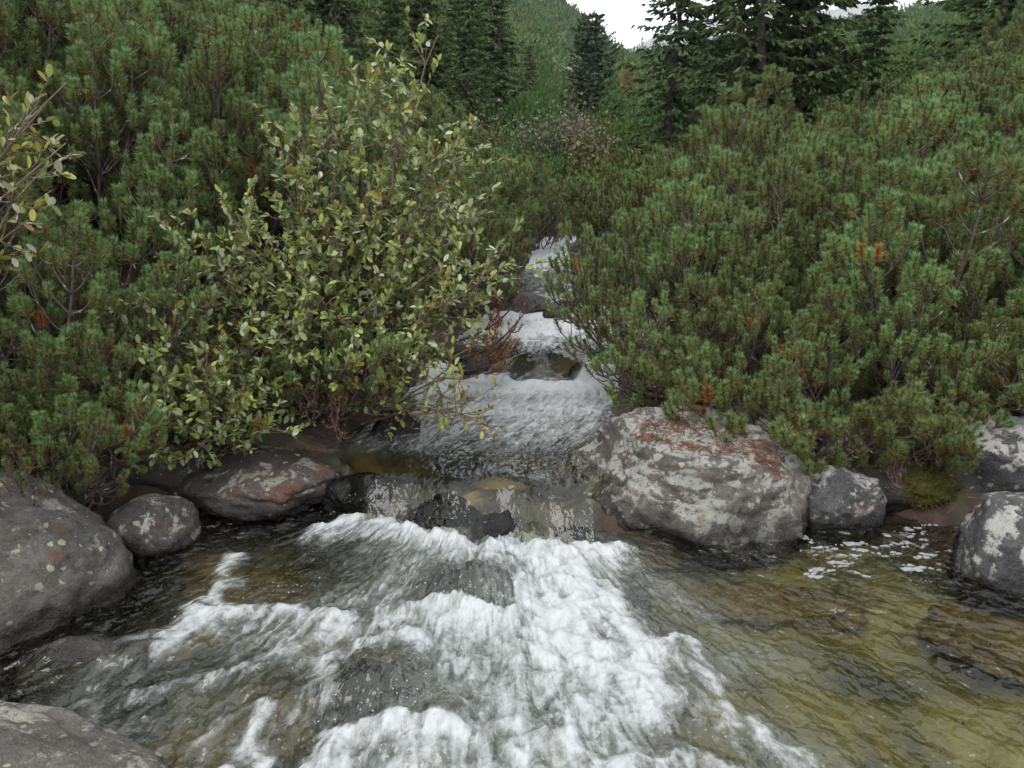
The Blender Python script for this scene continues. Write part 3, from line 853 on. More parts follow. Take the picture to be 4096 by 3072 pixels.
# the pine that leans over the water on the right bank
hero = new_pine(1.12, 4.75, 'dwarf pine leaning out over the white water on the right bank')
for lib, az, loc, sc, tilt in [
    (LIB_TWIG[2], 3.25, (-.10, -.05, .02), .86, 0), (LIB_TWIG[0], 3.05, (-.15, .10, .02), .80, 0), (LIB_TWIG[1], 3.45, (-.05, -.15, .0), .82, 0),
    (LIB_TWIG[3], 3.35, (-.10, -.1, .0), .8, 0), (LIB_TWIG[0], 3.75, (-.02, -.12, .02), .75, 0), (LIB_SP[0], 2.9, (-.1, .2, .0), .82, 0),
    (LIB_UP[1], 3.1, (-.12, .25, 0), .85, 0), (LIB_SP[2], 3.4, (.0, .15, 0), .8, 0), (LIB_UP[0], 3.6, (.05, .1, 0), .9, 0),
    (LIB_SP[4], 4.4, (.1, 0, 0), .75, 0), (LIB_UP[3], 4.8, (.15, .1, 0), .95, 0), (LIB_UP[2], 1.0, (.1, .2, 0), .85, 0), (LIB_LOW[0], 4.1, (0, -.1, .05), .9, 0), (LIB_BARE[0], 3.3, (-.1, -.1, .02), .8, 0), (LIB_BARE[1], 3.7, (0, -.1, .04), .85, 0), (LIB_BARE[2], 4.2, (.1, -.1, .03), .8, 0), (LIB_BARE[1], 3.0, (-.1, 0, .04), .8, 0)]:
    add_branch(hero, lib, az, loc, sc, tilt)
# low pine boughs hanging over the large boulder
low = new_pine(1.58, 4.20, 'low dwarf pine trailing needled twigs over the boulders on the right')
for lib, az, loc, sc in [(LIB_LOW[0], 4.3, (0, 0, .1), 1.0), (LIB_LOW[1], 4.9, (.1, 0, .1), 1.0), (LIB_LOW[2], 3.9, (-.1, 0, .12), 1.0), (LIB_TWIG[3], 4.6, (0, .1, .1), .8),
                         (LIB_TWIG[1], 5.2, (.1, .1, .1), .75), (LIB_SP[1], 4.2, (-.1, .1, .1), .8), (LIB_UP[3], 4.7, (0, .1, .1), .8), (LIB_UP[1], 5.6, (.2, .1, .1), .8), (LIB_SP[3], 3.5, (-.1, .1, .05), .9)]:
    add_branch(low, lib, az, loc, sc)
# withered pine on the left bank
dead = new_pine(-.42, 5.55, 'withered dwarf pine with rust red needles and bare twigs over the stream', name='dwarf_pine')
for lib, az, loc, sc in [(LIB_DEAD[0], -.15, (0, 0, .1), .9), (LIB_DEAD[1], .1, (0, -.05, .05), .9), (LIB_DEAD[0], -.5, (.05, -.1, .0), .8), (LIB_DEAD[1], -.8, (0, -.1, .05), .8), (LIB_DEAD[0], .4, (0, .1, .2), .85)]:
    add_branch(dead, lib, az, loc, sc)

G_L = 'dwarf pines on the left bank'
for k, (x, y, az, lab) in enumerate([
    (-2.55, 3.95, 5.2, 'low pine at the left picture edge, behind the big dark boulder'),
    (-2.46, 3.46, 5.0, 'low pine at the left picture edge just behind the top of the big dark boulder'),
    (-2.16, 3.74, 4.9, 'low pine whose twigs hang behind the small white patched stone'),
    (-2.16, 3.56, 4.7, 'low pine right above the crown of the big dark left boulder'),
    (-2.62, 3.30, 5.2, 'low pine cut by the left picture edge beside the big dark boulder'),
    (2.75, 4.05, 4.2, 'low pine cut by the right picture edge behind the upper boulder'),
    (-2.45, 3.62, 4.9, 'low pine on the bank right above the big dark left boulder'),
    (-2.02, 3.86, 4.7, 'low pine between the big left boulder and the flat bank rock'),
    (-2.05, 4.22, 4.9, 'low pine above the mossy bank rock, second from the left edge along the bank'),
    (-1.05, 4.55, 5.0, 'low dark pine at the foot of the tall willow'),
    (2.35, 4.30, 4.4, 'low pine above the yellow moss at the right edge'),
    (1.36, 4.62, 4.6, 'low pine right behind the large lichen covered boulder'),
    (1.86, 4.16, 4.7, 'low pine between the moss and the large boulder, set back on the bank')]):
    e = new_pine(x, y, lab)
    for j in range(6):
        add_branch(e, (LIB_LOW + LIB_TWIG[1:2] + LIB_TWIG[3:])[(j + k) % 5], az + (j - 2.5) * .5, (PR.uniform(-.15, .15), PR.uniform(-.1, .1), .06), PR.uniform(.6, .8))
    for j in range(3):
        add_branch(e, LIB_SP[(j + k) % 5], az + (j - 1) * .9, (0, .05, .02), PR.uniform(.5, .65))
    add_branch(e, LIB_UP[k % 5], az, (0, .1, 0), .6)
    for j in range(4):
        add_branch(e, LIB_BARE[(j + k) % 3], az + (j - 1.5) * .6, (PR.uniform(-.15, .15), PR.uniform(-.15, .05), .03), PR.uniform(.6, .85))
G_R = 'dwarf pines on the right bank'
L_NEARL = 'green dwarf pine among those crowding the near left bank'
L_MIDL2 = 'dwarf pine in the thicket high on the left slope, near the top edge'
L_MIDR2 = 'dwarf pine in the thicket high on the right slope, near the top edge'
L_MIDL = 'dwarf pine in the dense thicket midway up the left slope'
L_NEARR = 'green dwarf pine among those crowding the near right bank'
L_MIDR = 'dwarf pine in the dense thicket midway up the right slope'
L_VAL = 'small looking dwarf pine on the valley floor below the spruces'

def scatter():
    out = []
    y = 3.85
    while y < 46:
        st = .60 if y < 7 else (.78 if y < 12 else (1.05 if y < 20 else (1.5 if y < 30 else 2.1)))
        x = -.66 * y - 1.3
        row = PR.random() * st
        while x < .66 * y + 1.3:
            px = x + row + PR.uniform(-.3, .3) * st; py = y + PR.uniform(-.3, .3) * st
            x += st
            out.append((px, py))
        y += st * .9
    return out

n_near = n_mid = 0
NEAR = []
FAR = []
for (x, y) in sorted(scatter(), key=lambda p: p[1]):
    c, w = float(cx(y)), float(cw(y))
    dl, dr = (c - w) - x, x - (c + w)
    left = dl > dr
    clear = .42 if y < 8 else (.3 if y < 11 else -5)
    if max(dl, dr) < clear:
        continue
    if y < 5.1 and x > -2.1 and x < .9: continue          # room for the leafy shrub and the leaning pine
    if x > 0 and y < 4.6: continue
    
    e = y - np.interp(x, SH_X, SH_Y)
    if e < .42: continue
    size = PR.uniform(.82, 1.15) * (1.0 if y < 9 or left else .9) * (.72 if y > 11 and abs(x - 1) < .16 * y else 1.0)
    if max(dl, dr) < .9: size *= .78
    if y < 6.4:
        n_near += 1
        NEAR.append((left, x, y, near_pine(x, y, L_NEARL if left else L_NEARR, G_L if left else G_R, size)))
    elif n_near + n_mid < 297:
        n_mid += 1
        mid_pine(x, y, ((L_MIDL if y < 11 else L_MIDL2) if left else (L_MIDR if y < 11 else L_MIDR2)) if (abs(x - 1) > .16 * y or y < 15) else L_VAL, (G_L if left else G_R) if (abs(x - 1) > .16 * y or y < 15) else 'dwarf pines on the valley floor', size)
    else:
        FAR.append((x, y, size))
ORD = 'first second third fourth fifth sixth seventh eighth ninth tenth eleventh twelfth thirteenth fourteenth fifteenth sixteenth seventeenth eighteenth nineteenth twentieth'.split()
for side in (True, False):
    for k, (lo, hi, row) in enumerate([(0, 5.0, 'front row of pines'), (5.0, 5.7, 'second row of pines'), (5.7, 9, 'third row of pines')]):
        row_pines = sorted([p for p in NEAR if p[0] == side and lo <= p[2] < hi], key=lambda p: (p[1] / p[2]) * (1 if side else -1))
        for i, p in enumerate(row_pines):
            p[3]['label'] = f"dwarf pine in {row} on {'left' if side else 'right'} bank, {ORD[i]} from {'left' if side else 'right'} edge"
print('pines', n_near, n_mid, len(FAR))

for x, y, sz, lab in [(-.42, 6.7, .62, 'small dwarf pine on the left brink above the withered one'), (-.25, 7.7, .6, 'small dwarf pine left of the midstream slab'),
                      (-.22, 8.8, .6, 'small dwarf pine on the left brink near the top rapid'), (-.10, 10.2, .6, 'small dwarf pine left of the top rapid'),
                      (1.55, 9.8, .7, 'dwarf pine arching over the dark boulder at the top rapid'), (.55, 13.2, .7, 'dwarf pine closing off the stream where it goes out of sight')]:
    near_pine(x, y, lab, None, sz, 4, 5, 2)

def far_thicket():
    """the far pines and the shrubs of the mountainside, past telling apart"""
    r = np.random.default_rng(12)
    B = Buf()
    spots = [(x, y, s * 1.3) for x, y, s in FAR]
    n = 9500
    yy = 34 + 300 * r.random(n) ** 1.35
    xx = (r.random(n) * 1.3 - .68) * yy
    spots += [(a, b, 1.3 + b * .008) for a, b in zip(xx, yy)]
    spots = np.array(spots)
    gz = terrain(spots[:, 0], spots[:, 1])
    thin = fbm(xy3(spots[:, 0] * .03, spots[:, 1] * .03), 4, 77) < .36
    for (x, y, s), z, ok in zip(spots, gz, thin):
        if not ok and y > 90:
            continue
        m = 170 if y < 60 else (85 if y < 110 else 28)
        d = nrm(r.normal(size=(m, 3)) + [0, 0, .5])
        d[:, 2] = np.abs(d[:, 2])
        hgt = s * r.uniform(.7, 1.3)
        P = np.array([x, y, z]) + d * np.array([.8 * s, .8 * s, 1.15 * hgt]) * r.uniform(.55, 1.0, (m, 1))
        sz = (.035 + .0024 * y) * r.uniform(.6, 1.3, (m, 1))
        a = nrm(np.cross(d, r.normal(size=(m, 3)))) * sz * .5
        tip = P + nrm(d + [0, 0, .8]) * sz * 1.3
        v = np.stack([P - a, P + a, tip], 1).reshape(-1, 3)
        base = np.array([.06, .115, .03]) if r.random() < .8 else np.array([.14, .16, .04])
        base = base * r.uniform(.7, 1.25)
        c = np.repeat(base * r.uniform(.75, 1.25, (m, 1)), 3, 0)
        B.add(v, np.arange(3 * m).reshape(-1, 3), c)
    return tag(obj('far_thicket', B.mesh('far_thicket', M_SPRUCE)), 'far dwarf pines and shrubs covering the mountainside behind the spruces', 'thicket', kind='stuff')
far_thicket()

# ------------------------------------------------------------------ spruces and other trees
def spruce(seed, H, R, colr, droop=.35, dens=1.0, prof=.8, leafmat=None, size=.16, up=0.0):
    r = np.random.default_rng(seed)
    W, F = Buf(), Buf()
    tp = np.array([[r.normal() * .015 * i, r.normal() * .015 * i, H * i / 10] for i in range(11)])
    tube(W, tp, .016 * H, .006, 7)
    z = .06 * H
    while z < H * .985:
        t = z / H
        rad = R * (1 - t) ** prof * r.uniform(.8, 1.15) + .06
        k = int(r.integers(5, 9))
        a0 = r.random() * 6.28
        for j in range(k):
            a = a0 + j * 2 * pi / k + r.normal() * .25
            L = rad * r.uniform(.6, 1.15)
            out = np.array([cos(a), sin(a), 0])
            n = 7
            s = np.linspace(0, 1, n)
            dz = -droop * L * (s - .35 * s ** 2 * 1.4) + up * L * s ** 2 + .12 * L * s ** 3
            q = np.array([np.interp(z, tp[:, 2], tp[:, 0]), np.interp(z, tp[:, 2], tp[:, 1]), z]) + out[None] * (L * s)[:, None] + np.stack([0 * s, 0 * s, dz], -1)
            tube(W, q, .006 + .006 * L, .003, 3)
            m = int((14 + 30 * L) * dens)
            ts = r.random(m) ** .8
            P = np.stack([np.interp(ts, s, q[:, i]) for i in range(3)], -1)
            side = np.array([-sin(a), cos(a), 0])
            sg = r.choice([-1, 1], m)[:, None]
            D = nrm(out * .7 + side * sg * r.uniform(.2, 1.1, (m, 1)) + np.array([0, 0, 1]) * (r.normal(size=(m, 1)) * .25 - .28 + up))
            ln = size * r.uniform(.6, 1.35, (m, 1)) * (1.15 - .4 * ts[:, None])
            wv = nrm(np.cross(D, r.normal(size=(m, 3)))) * ln * .17
            mid = P + D * ln * .5
            tip = P + D * ln + np.array([0, 0, -.02])
            v = np.stack([P, mid - wv, mid + wv, tip], 1).reshape(-1, 3)
            b = np.arange(m)[:, None] * 4
            f = np.concatenate([b + [0, 1, 2], b + [1, 3, 2]], 0)
            c = np.array(colr) * r.uniform(.7, 1.3, (m, 1)) * (.9 + .25 * ts[:, None])
            F.add(v, f, np.repeat(c, 4, 0))
        z += H * r.uniform(.028, .042)
    return W.mesh('trunk', M_TRUNK, True), F.mesh('crown', leafmat or M_SPRUCE)

SP_A = spruce(201, 6.6, 1.9, (.08, .125, .042), .45, 1.5, .85, size=.2)
SP_B = spruce(202, 7.4, 2.1, (.075, .12, .042), .38, 1.5, .75, size=.2)
SP_C = spruce(203, 6.0, 1.5, (.085, .13, .04), .5, 1.5, .9, size=.18)
SP_S = spruce(207, 6.8, 1.7, (.06, .098, .036), .5, .85, .85, size=.19)
SP_D = spruce(204, 5.6, 1.75, (.07, .105, .055), .1, 1.5, .5, size=.2, up=.25)
SP_L = spruce(205, 6.5, 1.3, (.15, .14, .04), .2, .8, .8, M_LARCH, size=.17)
SP_O = spruce(206, 5.0, 1.6, (.26, .17, .045), .15, .9, .6, M_LARCH, size=.2)

def tree(kind, x, y, sc, label, name='spruce_tree', cat='tree', group=None, rz=None, sink=.1):
    zz = float(terrain(np.array([x]), np.array([y]))[0]) - sink
    e = tag(obj(name, None, loc=(x, y, zz), rot=(0, 0, PR.random() * 6.28 if rz is None else rz)), label, cat, group)
    obj('trunk', kind[0], e, scale=sc); obj('crown', kind[1], e, scale=sc)
    return e
tree(SP_S, 4.25, 24, 1.2, 'dark spruce with a bare looking tip against the sky, left of the spruce pair')
tree(SP_B, 6.1, 22, 1.35, 'tallest dense dark spruce right of the sky gap')
tree(SP_C, 7.4, 22.5, 1.55, 'dark spruce beside the tallest one, right of the sky gap')
tree(SP_A, 7.0, 28, 1.5, 'shaded spruce behind the dark spruce pair on the right')
tree(SP_D, 3.65, 42, 1.15, 'round topped dark conifer standing alone below the sky gap', 'stone_pine_tree')
tree(SP_C, -.68, 38, 1.35, 'tall slender green spruce in the middle of the valley')
tree(SP_A, -2.2, 40, 1.1, 'dark spruce just left of the slender one in mid valley')
tree(SP_B, -4.7, 24, .95, 'dark spruce rising out of the left thicket to the top edge')
tree(SP_C, -3.4, 25, .9, 'smaller dark spruce right of the one in the left thicket')
tree(SP_A, -6.4, 28, .9, 'dark spruce far left, half hidden by the pine slope')
tree(SP_L, -5.4, 58, 1.35, 'yellowish larch on the mountainside left of the slender spruce', 'larch_tree')
tree(SP_L, -9.8, 52, 1.2, 'yellow green larch farthest left near the top edge', 'larch_tree')
tree(SP_O, 10.2, 78, .95, 'orange autumn larch below the sky gap', 'larch_tree')
tree(SP_B, 10.6, 20, 1.0, 'dark spruce on the right slope near the top right corner')
tree(SP_A, 11.6, 18.5, 1.1, 'darkest spruce at the top right corner')
tree(SP_A, 9.2, 23, .75, 'small spruce on the skyline of the right slope')
tree(SP_B, 9.6, 18, .8, 'broad dark spruce low on the right slope left of the corner spruces')
tree(SP_C, 12.6, 21, 1.2, 'slim dark spruce between the corner spruces on the right')
tree(SP_A, -3.0, 30, 1.15, 'dark spruce behind the tip of the tall willow')
tree(SP_B, -5.9, 22, 1.0, 'broad dark spruce above the left thicket, second from the left')
tree(SP_C, -7.6, 24, 1.3, 'slim spruce above the left thicket, first from the left')
tree(SP_B, -1.6, 33, .95, 'broad spruce half hidden behind the slender one in mid valley')
tree(SP_L, -3.4, 52, 1.1, 'pale larch behind the dark spruce left of the slender one', 'larch_tree')
tree(SP_L, -7.2, 40, 1.0, 'olive yellow larch above the left thicket, nearest of the larches', 'larch_tree')
tree(SP_O, 13.5, 60, 1.0, 'orange larch behind the dark spruces right of the sky gap', 'larch_tree')
for i, (x, y, s) in enumerate([(1.2, 62, .9), (-12, 70, 1.2), (-1, 75, 1.1), (5.2, 66, .9), (-16, 80, 1.3), (14, 60, 1.1)]):
    tree((SP_C, SP_A, SP_B)[i % 3], x, y, s, 'small far spruce on the mountainside among the shrubs', group='far spruces on the mountainside')

def round_shrub(seed, R, H, cols, n, leaf):
    r = np.random.default_rng(seed)
    W, F = Buf(), Buf()
    for i in range(16):
        a = r.random() * 6.28
        tip = np.array([cos(a) * R * r.uniform(.2, .9), sin(a) * R * r.uniform(.2, .9), H * r.uniform(.6, 1)])
        q = np.array([tip * s + np.array([0, 0, .15 * H * sin(s * pi)]) for s in np.linspace(0, 1, 6)])
        tube(W, q, .015, .005, 3)
        m = n // 16
        t = r.uniform(.35, 1.05, m)
        P = tip * t[:, None] + r.normal(size=(m, 3)) * np.array([R, R, H]) * .17
        P[:, 2] = np.maximum(.05, P[:, 2])
        D = nrm(r.normal(size=(m, 3)) + [0, 0, .4])
        wv = nrm(np.cross(D, r.normal(size=(m, 3)))) * leaf * .3
        ln = leaf * r.uniform(.7, 1.3, (m, 1))
        v = np.stack([P, P + D * ln * .5 - wv, P + D * ln * .5 + wv, P + D * ln], 1).reshape(-1, 3)
        b = np.arange(m)[:, None] * 4
        c = np.array(cols)[r.integers(0, len(cols), m)] * r.uniform(.75, 1.25, (m, 1))
        F.add(v, np.concatenate([b + [0, 1, 2], b + [1, 3, 2]], 0), np.repeat(c, 4, 0))
    return W.mesh('stems', M_TWIG, True), F.mesh('leaves', M_LEAF)
SHR_Y = round_shrub(301, .7, 1.2, [(.16, .17, .05), (.2, .19, .06), (.12, .15, .06)], 2200, .085)
SHR_G = round_shrub(302, .8, 1.3, [(.15, .18, .10), (.2, .2, .13), (.11, .15, .07)], 2200, .085)
SHR_P = round_shrub(303, .8, 1.4, [(.22, .19, .14), (.18, .18, .12), (.2, .15, .1)], 2000, .085)
def shrub(kind, x, y, s, label):
    zz = float(terrain(np.array([x]), np.array([y]))[0]) - .05
    e = tag(obj('deciduous_shrub', None, loc=(x, y, zz)), label, 'shrub')
    a = PR.random() * 6.28
    obj('stems', kind[0], e, rot=(0, 0, a), scale=s); obj('leaves', kind[1], e, rot=(0, 0, a), scale=s)
shrub(SHR_Y, 2.15, 22, 1.3, 'rounded yellow green bush in the valley below the round topped conifer')
shrub(SHR_P, 2.3, 27, 1.45, 'greyish pink bush behind the yellow green one')
shrub(SHR_G, .9, 27, 1.3, 'grey green bush left of the pinkish one in the valley')
shrub(SHR_Y, -.6, 25, 1.3, 'yellowish bush at the foot of the slender spruce')
shrub(SHR_Y, 4.6, 19, 1.1, 'yellow tinged bush below the dark spruce pair')
shrub(SHR_Y, 1.25, 13.2, .62, 'small yellow bush beside the stream where it goes out of sight')
shrub(SHR_Y, .1, 14.5, .55, 'low yellow bush left of the stream at its farthest bend')

# ------------------------------------------------------------------ the leafy shrub (grey willow) by the fall
def leaf_shape(curl=.25):
    """a pointed oval blade, folded along its midrib, 1 long"""
    xs = np.array([0, .22, .5, .8, 1.0]); wd = np.array([.02, .17, .235, .15, 0])
    v, f = [], []
    for x, w in zip(xs, wd):
        z = -curl * .35 * (x - .3) ** 2
        v += [(x, -w, z + w * .28), (x, 0, z), (x, w, z + w * .28)]
    for i in range(4):
        a = i * 3
        f += [(a, a + 1, a + 4), (a, a + 4, a + 3), (a + 1, a + 2, a + 5), (a + 1, a + 5, a + 4)]
    return np.array(v), np.array(f)
LV, LF = leaf_shape()

def leaf_frames(P, D, r):
    D = nrm(D)
    up = np.tile(np.array([0, 0, 1.0]), (len(P), 1)) + r.normal(size=(len(P), 3)) * .45
    Y = nrm(np.cross(up, D)); Z = np.cross(D, Y)
    return D, Y, Z

def leaf_sprays(targets, base, r, leafsize, colors, probs, spread=.16, sub=(9, 14), per=(7, 12), wander=.10):
    """stems from the base to each target, side twigs on their outer half, leaves along the twigs"""
    W = Buf(); P, D = [], []
    up = np.array([0, 0, 1.0])
    for tg in targets:
        tg = np.array(tg); b = np.array(base) + np.append(r.normal(size=2) * .06, 0)
        n = 12
        s = np.linspace(0, 1, n)[:, None]
        mid = (b + tg) / 2 + np.array([0, 0, .10 * np.linalg.norm(tg - b)]) + r.normal(size=3) * wander
        q = (1 - s) ** 2 * b + 2 * s * (1 - s) * mid + s ** 2 * tg
        q[1:-1] += r.normal(size=(n - 2, 3)) * .012
        L = np.linalg.norm(tg - b)
        tube(W, q, .007 + .004 * L, .002, 5)
        for k in range(int(r.integers(*sub) * (0.5 + .5 * L))):
            t = 1 - .72 * r.random() ** 1.1
            i = min(n - 2, int(t * (n - 1)))
            p0 = q[i]; tn = nrm(q[i + 1] - q[i])
            d0 = nrm(tn * .6 + r.normal(size=3) * .75 + up * .1)
            l = spread * r.uniform(.6, 1.8)
            tw = curve(p0, d0, nrm(d0 + up * .55), l, 6, r, .12)
            tube(W, tw, .0028, .0012, 3)
            m = int(r.integers(*per) * (.6 + .4 * l / spread))
            ts = .25 + .75 * r.random(m)
            ts[: m // 3] = r.uniform(.85, 1.0, m // 3)
            pp = np.stack([np.interp(ts, np.linspace(0, 1, 7), tw[:, c]) for c in range(3)], -1)
            dd = nrm(np.gradient(tw, axis=0))[np.minimum(6, (ts * 6).astype(int))]
            P.append(pp); D.append(nrm(dd * .6 + r.normal(size=(m, 3)) * .6 + up * .12))
    P = np.concatenate(P); D = np.concatenate(D)
    size = leafsize * r.uniform(.6, 1.25, len(P))
    ci = r.choice(len(colors), len(P), p=probs)
    C = np.array(colors)[ci] * r.uniform(.85, 1.15, (len(P), 1))
    return W, P, D, size, ci, C

from mathutils import Matrix
def build_leafy(name, label, base, targets, seed, leafsize, colors, probs, nobj, cat='shrub', **kw):
    r = np.random.default_rng(seed)
    W, P, D, size, ci, C = leaf_sprays(targets, base, r, leafsize, colors, probs, **kw)
    base = np.array(base)
    root = tag(obj(name, None, loc=tuple(base)), label, cat)
    v, f, c = W.arrays()
    Wb = Buf(); Wb.add(v - base, f, c)
    obj('stems', Wb.mesh('stems', M_TWIG, True), root)
    X, Y, Z = leaf_frames(P, D, r)
    d = np.linalg.norm(P - np.array([0, 0, 1.6]), axis=1)
    order = np.argsort(d - size * 4)
    pick = order[:nobj]; rest = order[nobj:]
    meshes = []
    for k, cc in enumerate(colors):
        meshes.append(tri_mesh('leaf', LV, LF, M_LEAF, True, {'col': np.tile(np.array(cc, np.float32), (len(LV), 1))}))
    for i in pick:
        o = obj('leaf', meshes[ci[i]], root)
        m = Matrix(((*[float(a) for a in (X[i][0], Y[i][0], Z[i][0])], 0), (float(X[i][1]), float(Y[i][1]), float(Z[i][1]), 0), (float(X[i][2]), float(Y[i][2]), float(Z[i][2]), 0), (0, 0, 0, 1)))
        o.matrix_local = Matrix.Translation([float(a) for a in P[i] - base]) @ m @ Matrix.Scale(float(size[i]), 4)
    if len(rest):
        V = (P[rest] - base)[:, None, :] + size[rest][:, None, None] * (LV[None, :, 0:1] * X[rest][:, None, :] + LV[None, :, 1:2] * Y[rest][:, None, :] + LV[None, :, 2:3] * Z[rest][:, None, :])
        F = (np.arange(len(rest))[:, None, None] * len(LV) + LF[None]).reshape(-1, 3)
        me = tri_mesh('foliage', V.reshape(-1, 3), F, M_LEAF, True, {'col': np.repeat(C[rest], len(LV), 0)})
        tag(obj('foliage', me, root), kind='stuff')
    print(name, len(P))
    return root

GREENS = [(.22, .30, .082), (.32, .39, .165), (.44, .50, .32), (.32, .38, .075), (.36, .27, .05), (.28, .12, .04)]
build_leafy('willow_shrub', 'tall leafy willow shrub with grey green leaves leaning over the fall from the left bank', (-.98, 4.55, .30),
            [(-.38, 4.7, 2.28), (-.24, 4.6, 1.7), (-.2, 4.5, 1.35), (-1.5, 4.25, 1.0), (-.55, 4.65, 1.95), (-.70, 4.6, 2.02), (-.91, 4.6, 1.92), (-1.07, 4.5, 1.86), (-.32, 4.6, 1.76), (-.26, 4.5, 1.48), (-1.1, 4.4, 1.65),
             (-.75, 4.4, 1.55), (-.5, 4.45, 1.35), (-.9, 4.3, 1.3), (-.6, 4.3, 1.1), (-1.45, 4.3, 1.2), (-1.25, 4.2, 1.05), (-1.0, 4.2, .95), (-.1, 4.4, 1.12),
             (-.3, 4.25, .95), (-1.55, 4.05, .8), (-1.3, 4.0, .75), (-1.05, 4.05, .7), (-.75, 4.05, .75), (-.5, 4.1, .7), (-1.66, 4.0, .62), (-1.35, 3.95, .5), (-1.75, 4.2, 1.05), (-1.9, 4.1, .8), (-1.6, 4.2, 1.25), (-1.35, 4.25, 1.4), (-1.5, 4.0, .55), (-1.15, 4.1, .85), (-1.85, 4.0, .6), (-.15, 4.35, 1.0), (-.4, 4.2, .85), (-.7, 4.2, .95), (-.95, 4.15, 1.1), (-1.2, 4.2, 1.25)],
            41, .048, GREENS, [.28, .30, .17, .21, .03, .01], 300, spread=.19, sub=(27, 34), per=(8, 14))
build_leafy('willow_shrub', 'low willow sprays with yellowing leaves and bare orange twigs dangling over the upper pool', (-.80, 4.45, .28),
            [(-.14, 4.2, .80), (-.02, 4.35, 1.08), (-.05, 3.95, .36), (-.18, 4.0, .52), (-.25, 4.05, .62), (-.35, 3.95, .42), (-.12, 3.9, .42)],
            43, .042, GREENS, [.24, .12, .06, .24, .22, .12], 200, spread=.13, per=(4, 8), sub=(12, 17))
build_leafy('willow_shrub', 'low leafy willow boughs reaching over the dark bank rocks at the left', (-1.55, 4.15, .25),
            [(-2.15, 3.72, .72), (-2.25, 3.75, .5), (-1.95, 3.68, .62), (-1.75, 3.62, .55), (-1.55, 3.66, .6), (-1.8, 3.85, .85), (-1.6, 3.9, .9), (-1.4, 3.8, .75), (-2.0, 3.95, .9), (-1.25, 3.78, .3), (-2.05, 3.8, .50), (-1.74, 3.7, .40), (-1.61, 3.68, .34), (-1.42, 3.75, .36), (-1.25, 3.8, .48), (-1.85, 3.95, .62), (-1.5, 3.85, .62), (-1.1, 3.85, .42), (-1.3, 3.9, .65)],
            47, .047, GREENS, [.30, .30, .17, .17, .04, .02], 200, spread=.16, sub=(18, 24), per=(8, 13))
build_leafy('willow_shrub', 'autumn coloured leafy branches at the left edge of the picture, near the viewer', (-2.85, 2.78, .02),
            [(-1.36, 2.75, 1.86), (-1.36, 2.7, 1.68), (-1.42, 2.7, 1.78), (-1.42, 2.7, 1.54), (-1.40, 2.66, 1.62), (-1.46, 2.7, 1.48), (-1.60, 2.68, 1.72), (-1.66, 2.7, 1.9), (-1.60, 2.68, 1.85)],
            53, .042, [(.38, .34, .08), (.26, .29, .08), (.40, .40, .28), (.34, .20, .06), (.20, .25, .08)], [.24, .28, .22, .06, .2], 300, spread=.11, per=(5, 9), sub=(14, 18))

# ------------------------------------------------------------------ small things
def ray_surface(o, xs, ys, ztop=2.0):
    """drop points on an object's mesh"""
    from mathutils import Vector
    from mathutils.bvhtree import BVHTree
    bpy.context.view_layer.update()
    mw = o.matrix_world
    bv = BVHTree.FromPolygons([mw @ v.co for v in o.data.vertices], [tuple(p.vertices) for p in o.data.polygons])
    out = []
    for x, y in zip(xs, ys):
        h = bv.ray_cast(Vector((x, y, ztop)), Vector((0, 0, -1)))
        out.append((h[0], h[1]) if h[0] else None)
    return out

def mat_plain(name, c, rough=.8):
    t = NT(name)
    k = t.mix(t.noise(t.n('NewGeometry').outputs['Position'], 60, 3), (*[a * .7 for a in c], 1), (*[min(1, a * 1.25) for a in c], 1))
    return t.end(t.n('BsdfPrincipled', {'Base Color': k, 'Roughness': rough}).outputs[0])
M_FALLEN = mat_leafy('fallen_needles', .7, .1, .05, .0)

def fallen_needles():
    r = np.random.default_rng(71)
    B = Buf()
    cs = [(.62, 3.78, .12, .04), (.80, 3.70, .20, .05), (.98, 3.66, .16, .06), (1.08, 3.72, .12, .07), (.92, 3.85, .22, .07), (.72, 3.86, .14, .05), (1.16, 3.6, .06, .05)]
    xs, ys = [], []
    for x, y, sx, sy in cs:
        n = 95
        a = r.normal(size=n) * sx * .55; b = r.normal(size=n) * sy * .6
        xs += list(x + a); ys += list(y + b - a * .25)
    hits = ray_surface(B_RIGHT, xs, ys)
    for h in hits:
        if h is None or h[1].z < .35: continue
        p = np.array(h[0]) + np.array(h[1]) * .004
        nn = np.array(h[1])
        d = nrm(np.cross(nn, r.normal(size=3))) + nn * r.normal() * .12
        d = nrm(d); s = nrm(np.cross(d, nn)) * .0016
        L = r.uniform(.03, .055)
        B.add([p - d * L / 2 - s, p - d * L / 2 + s, p + d * L / 2 + s, p + d * L / 2 - s], [[0, 1, 2], [0, 2, 3]], np.array([.17, .062, .03]) * r.uniform(.35, 1.3))
    return tag(obj('fallen_needles', B.mesh('fallen_needles', M_FALLEN)), 'rust red fallen pine needles lying on the large boulder', 'needles', kind='stuff')
fallen_needles()

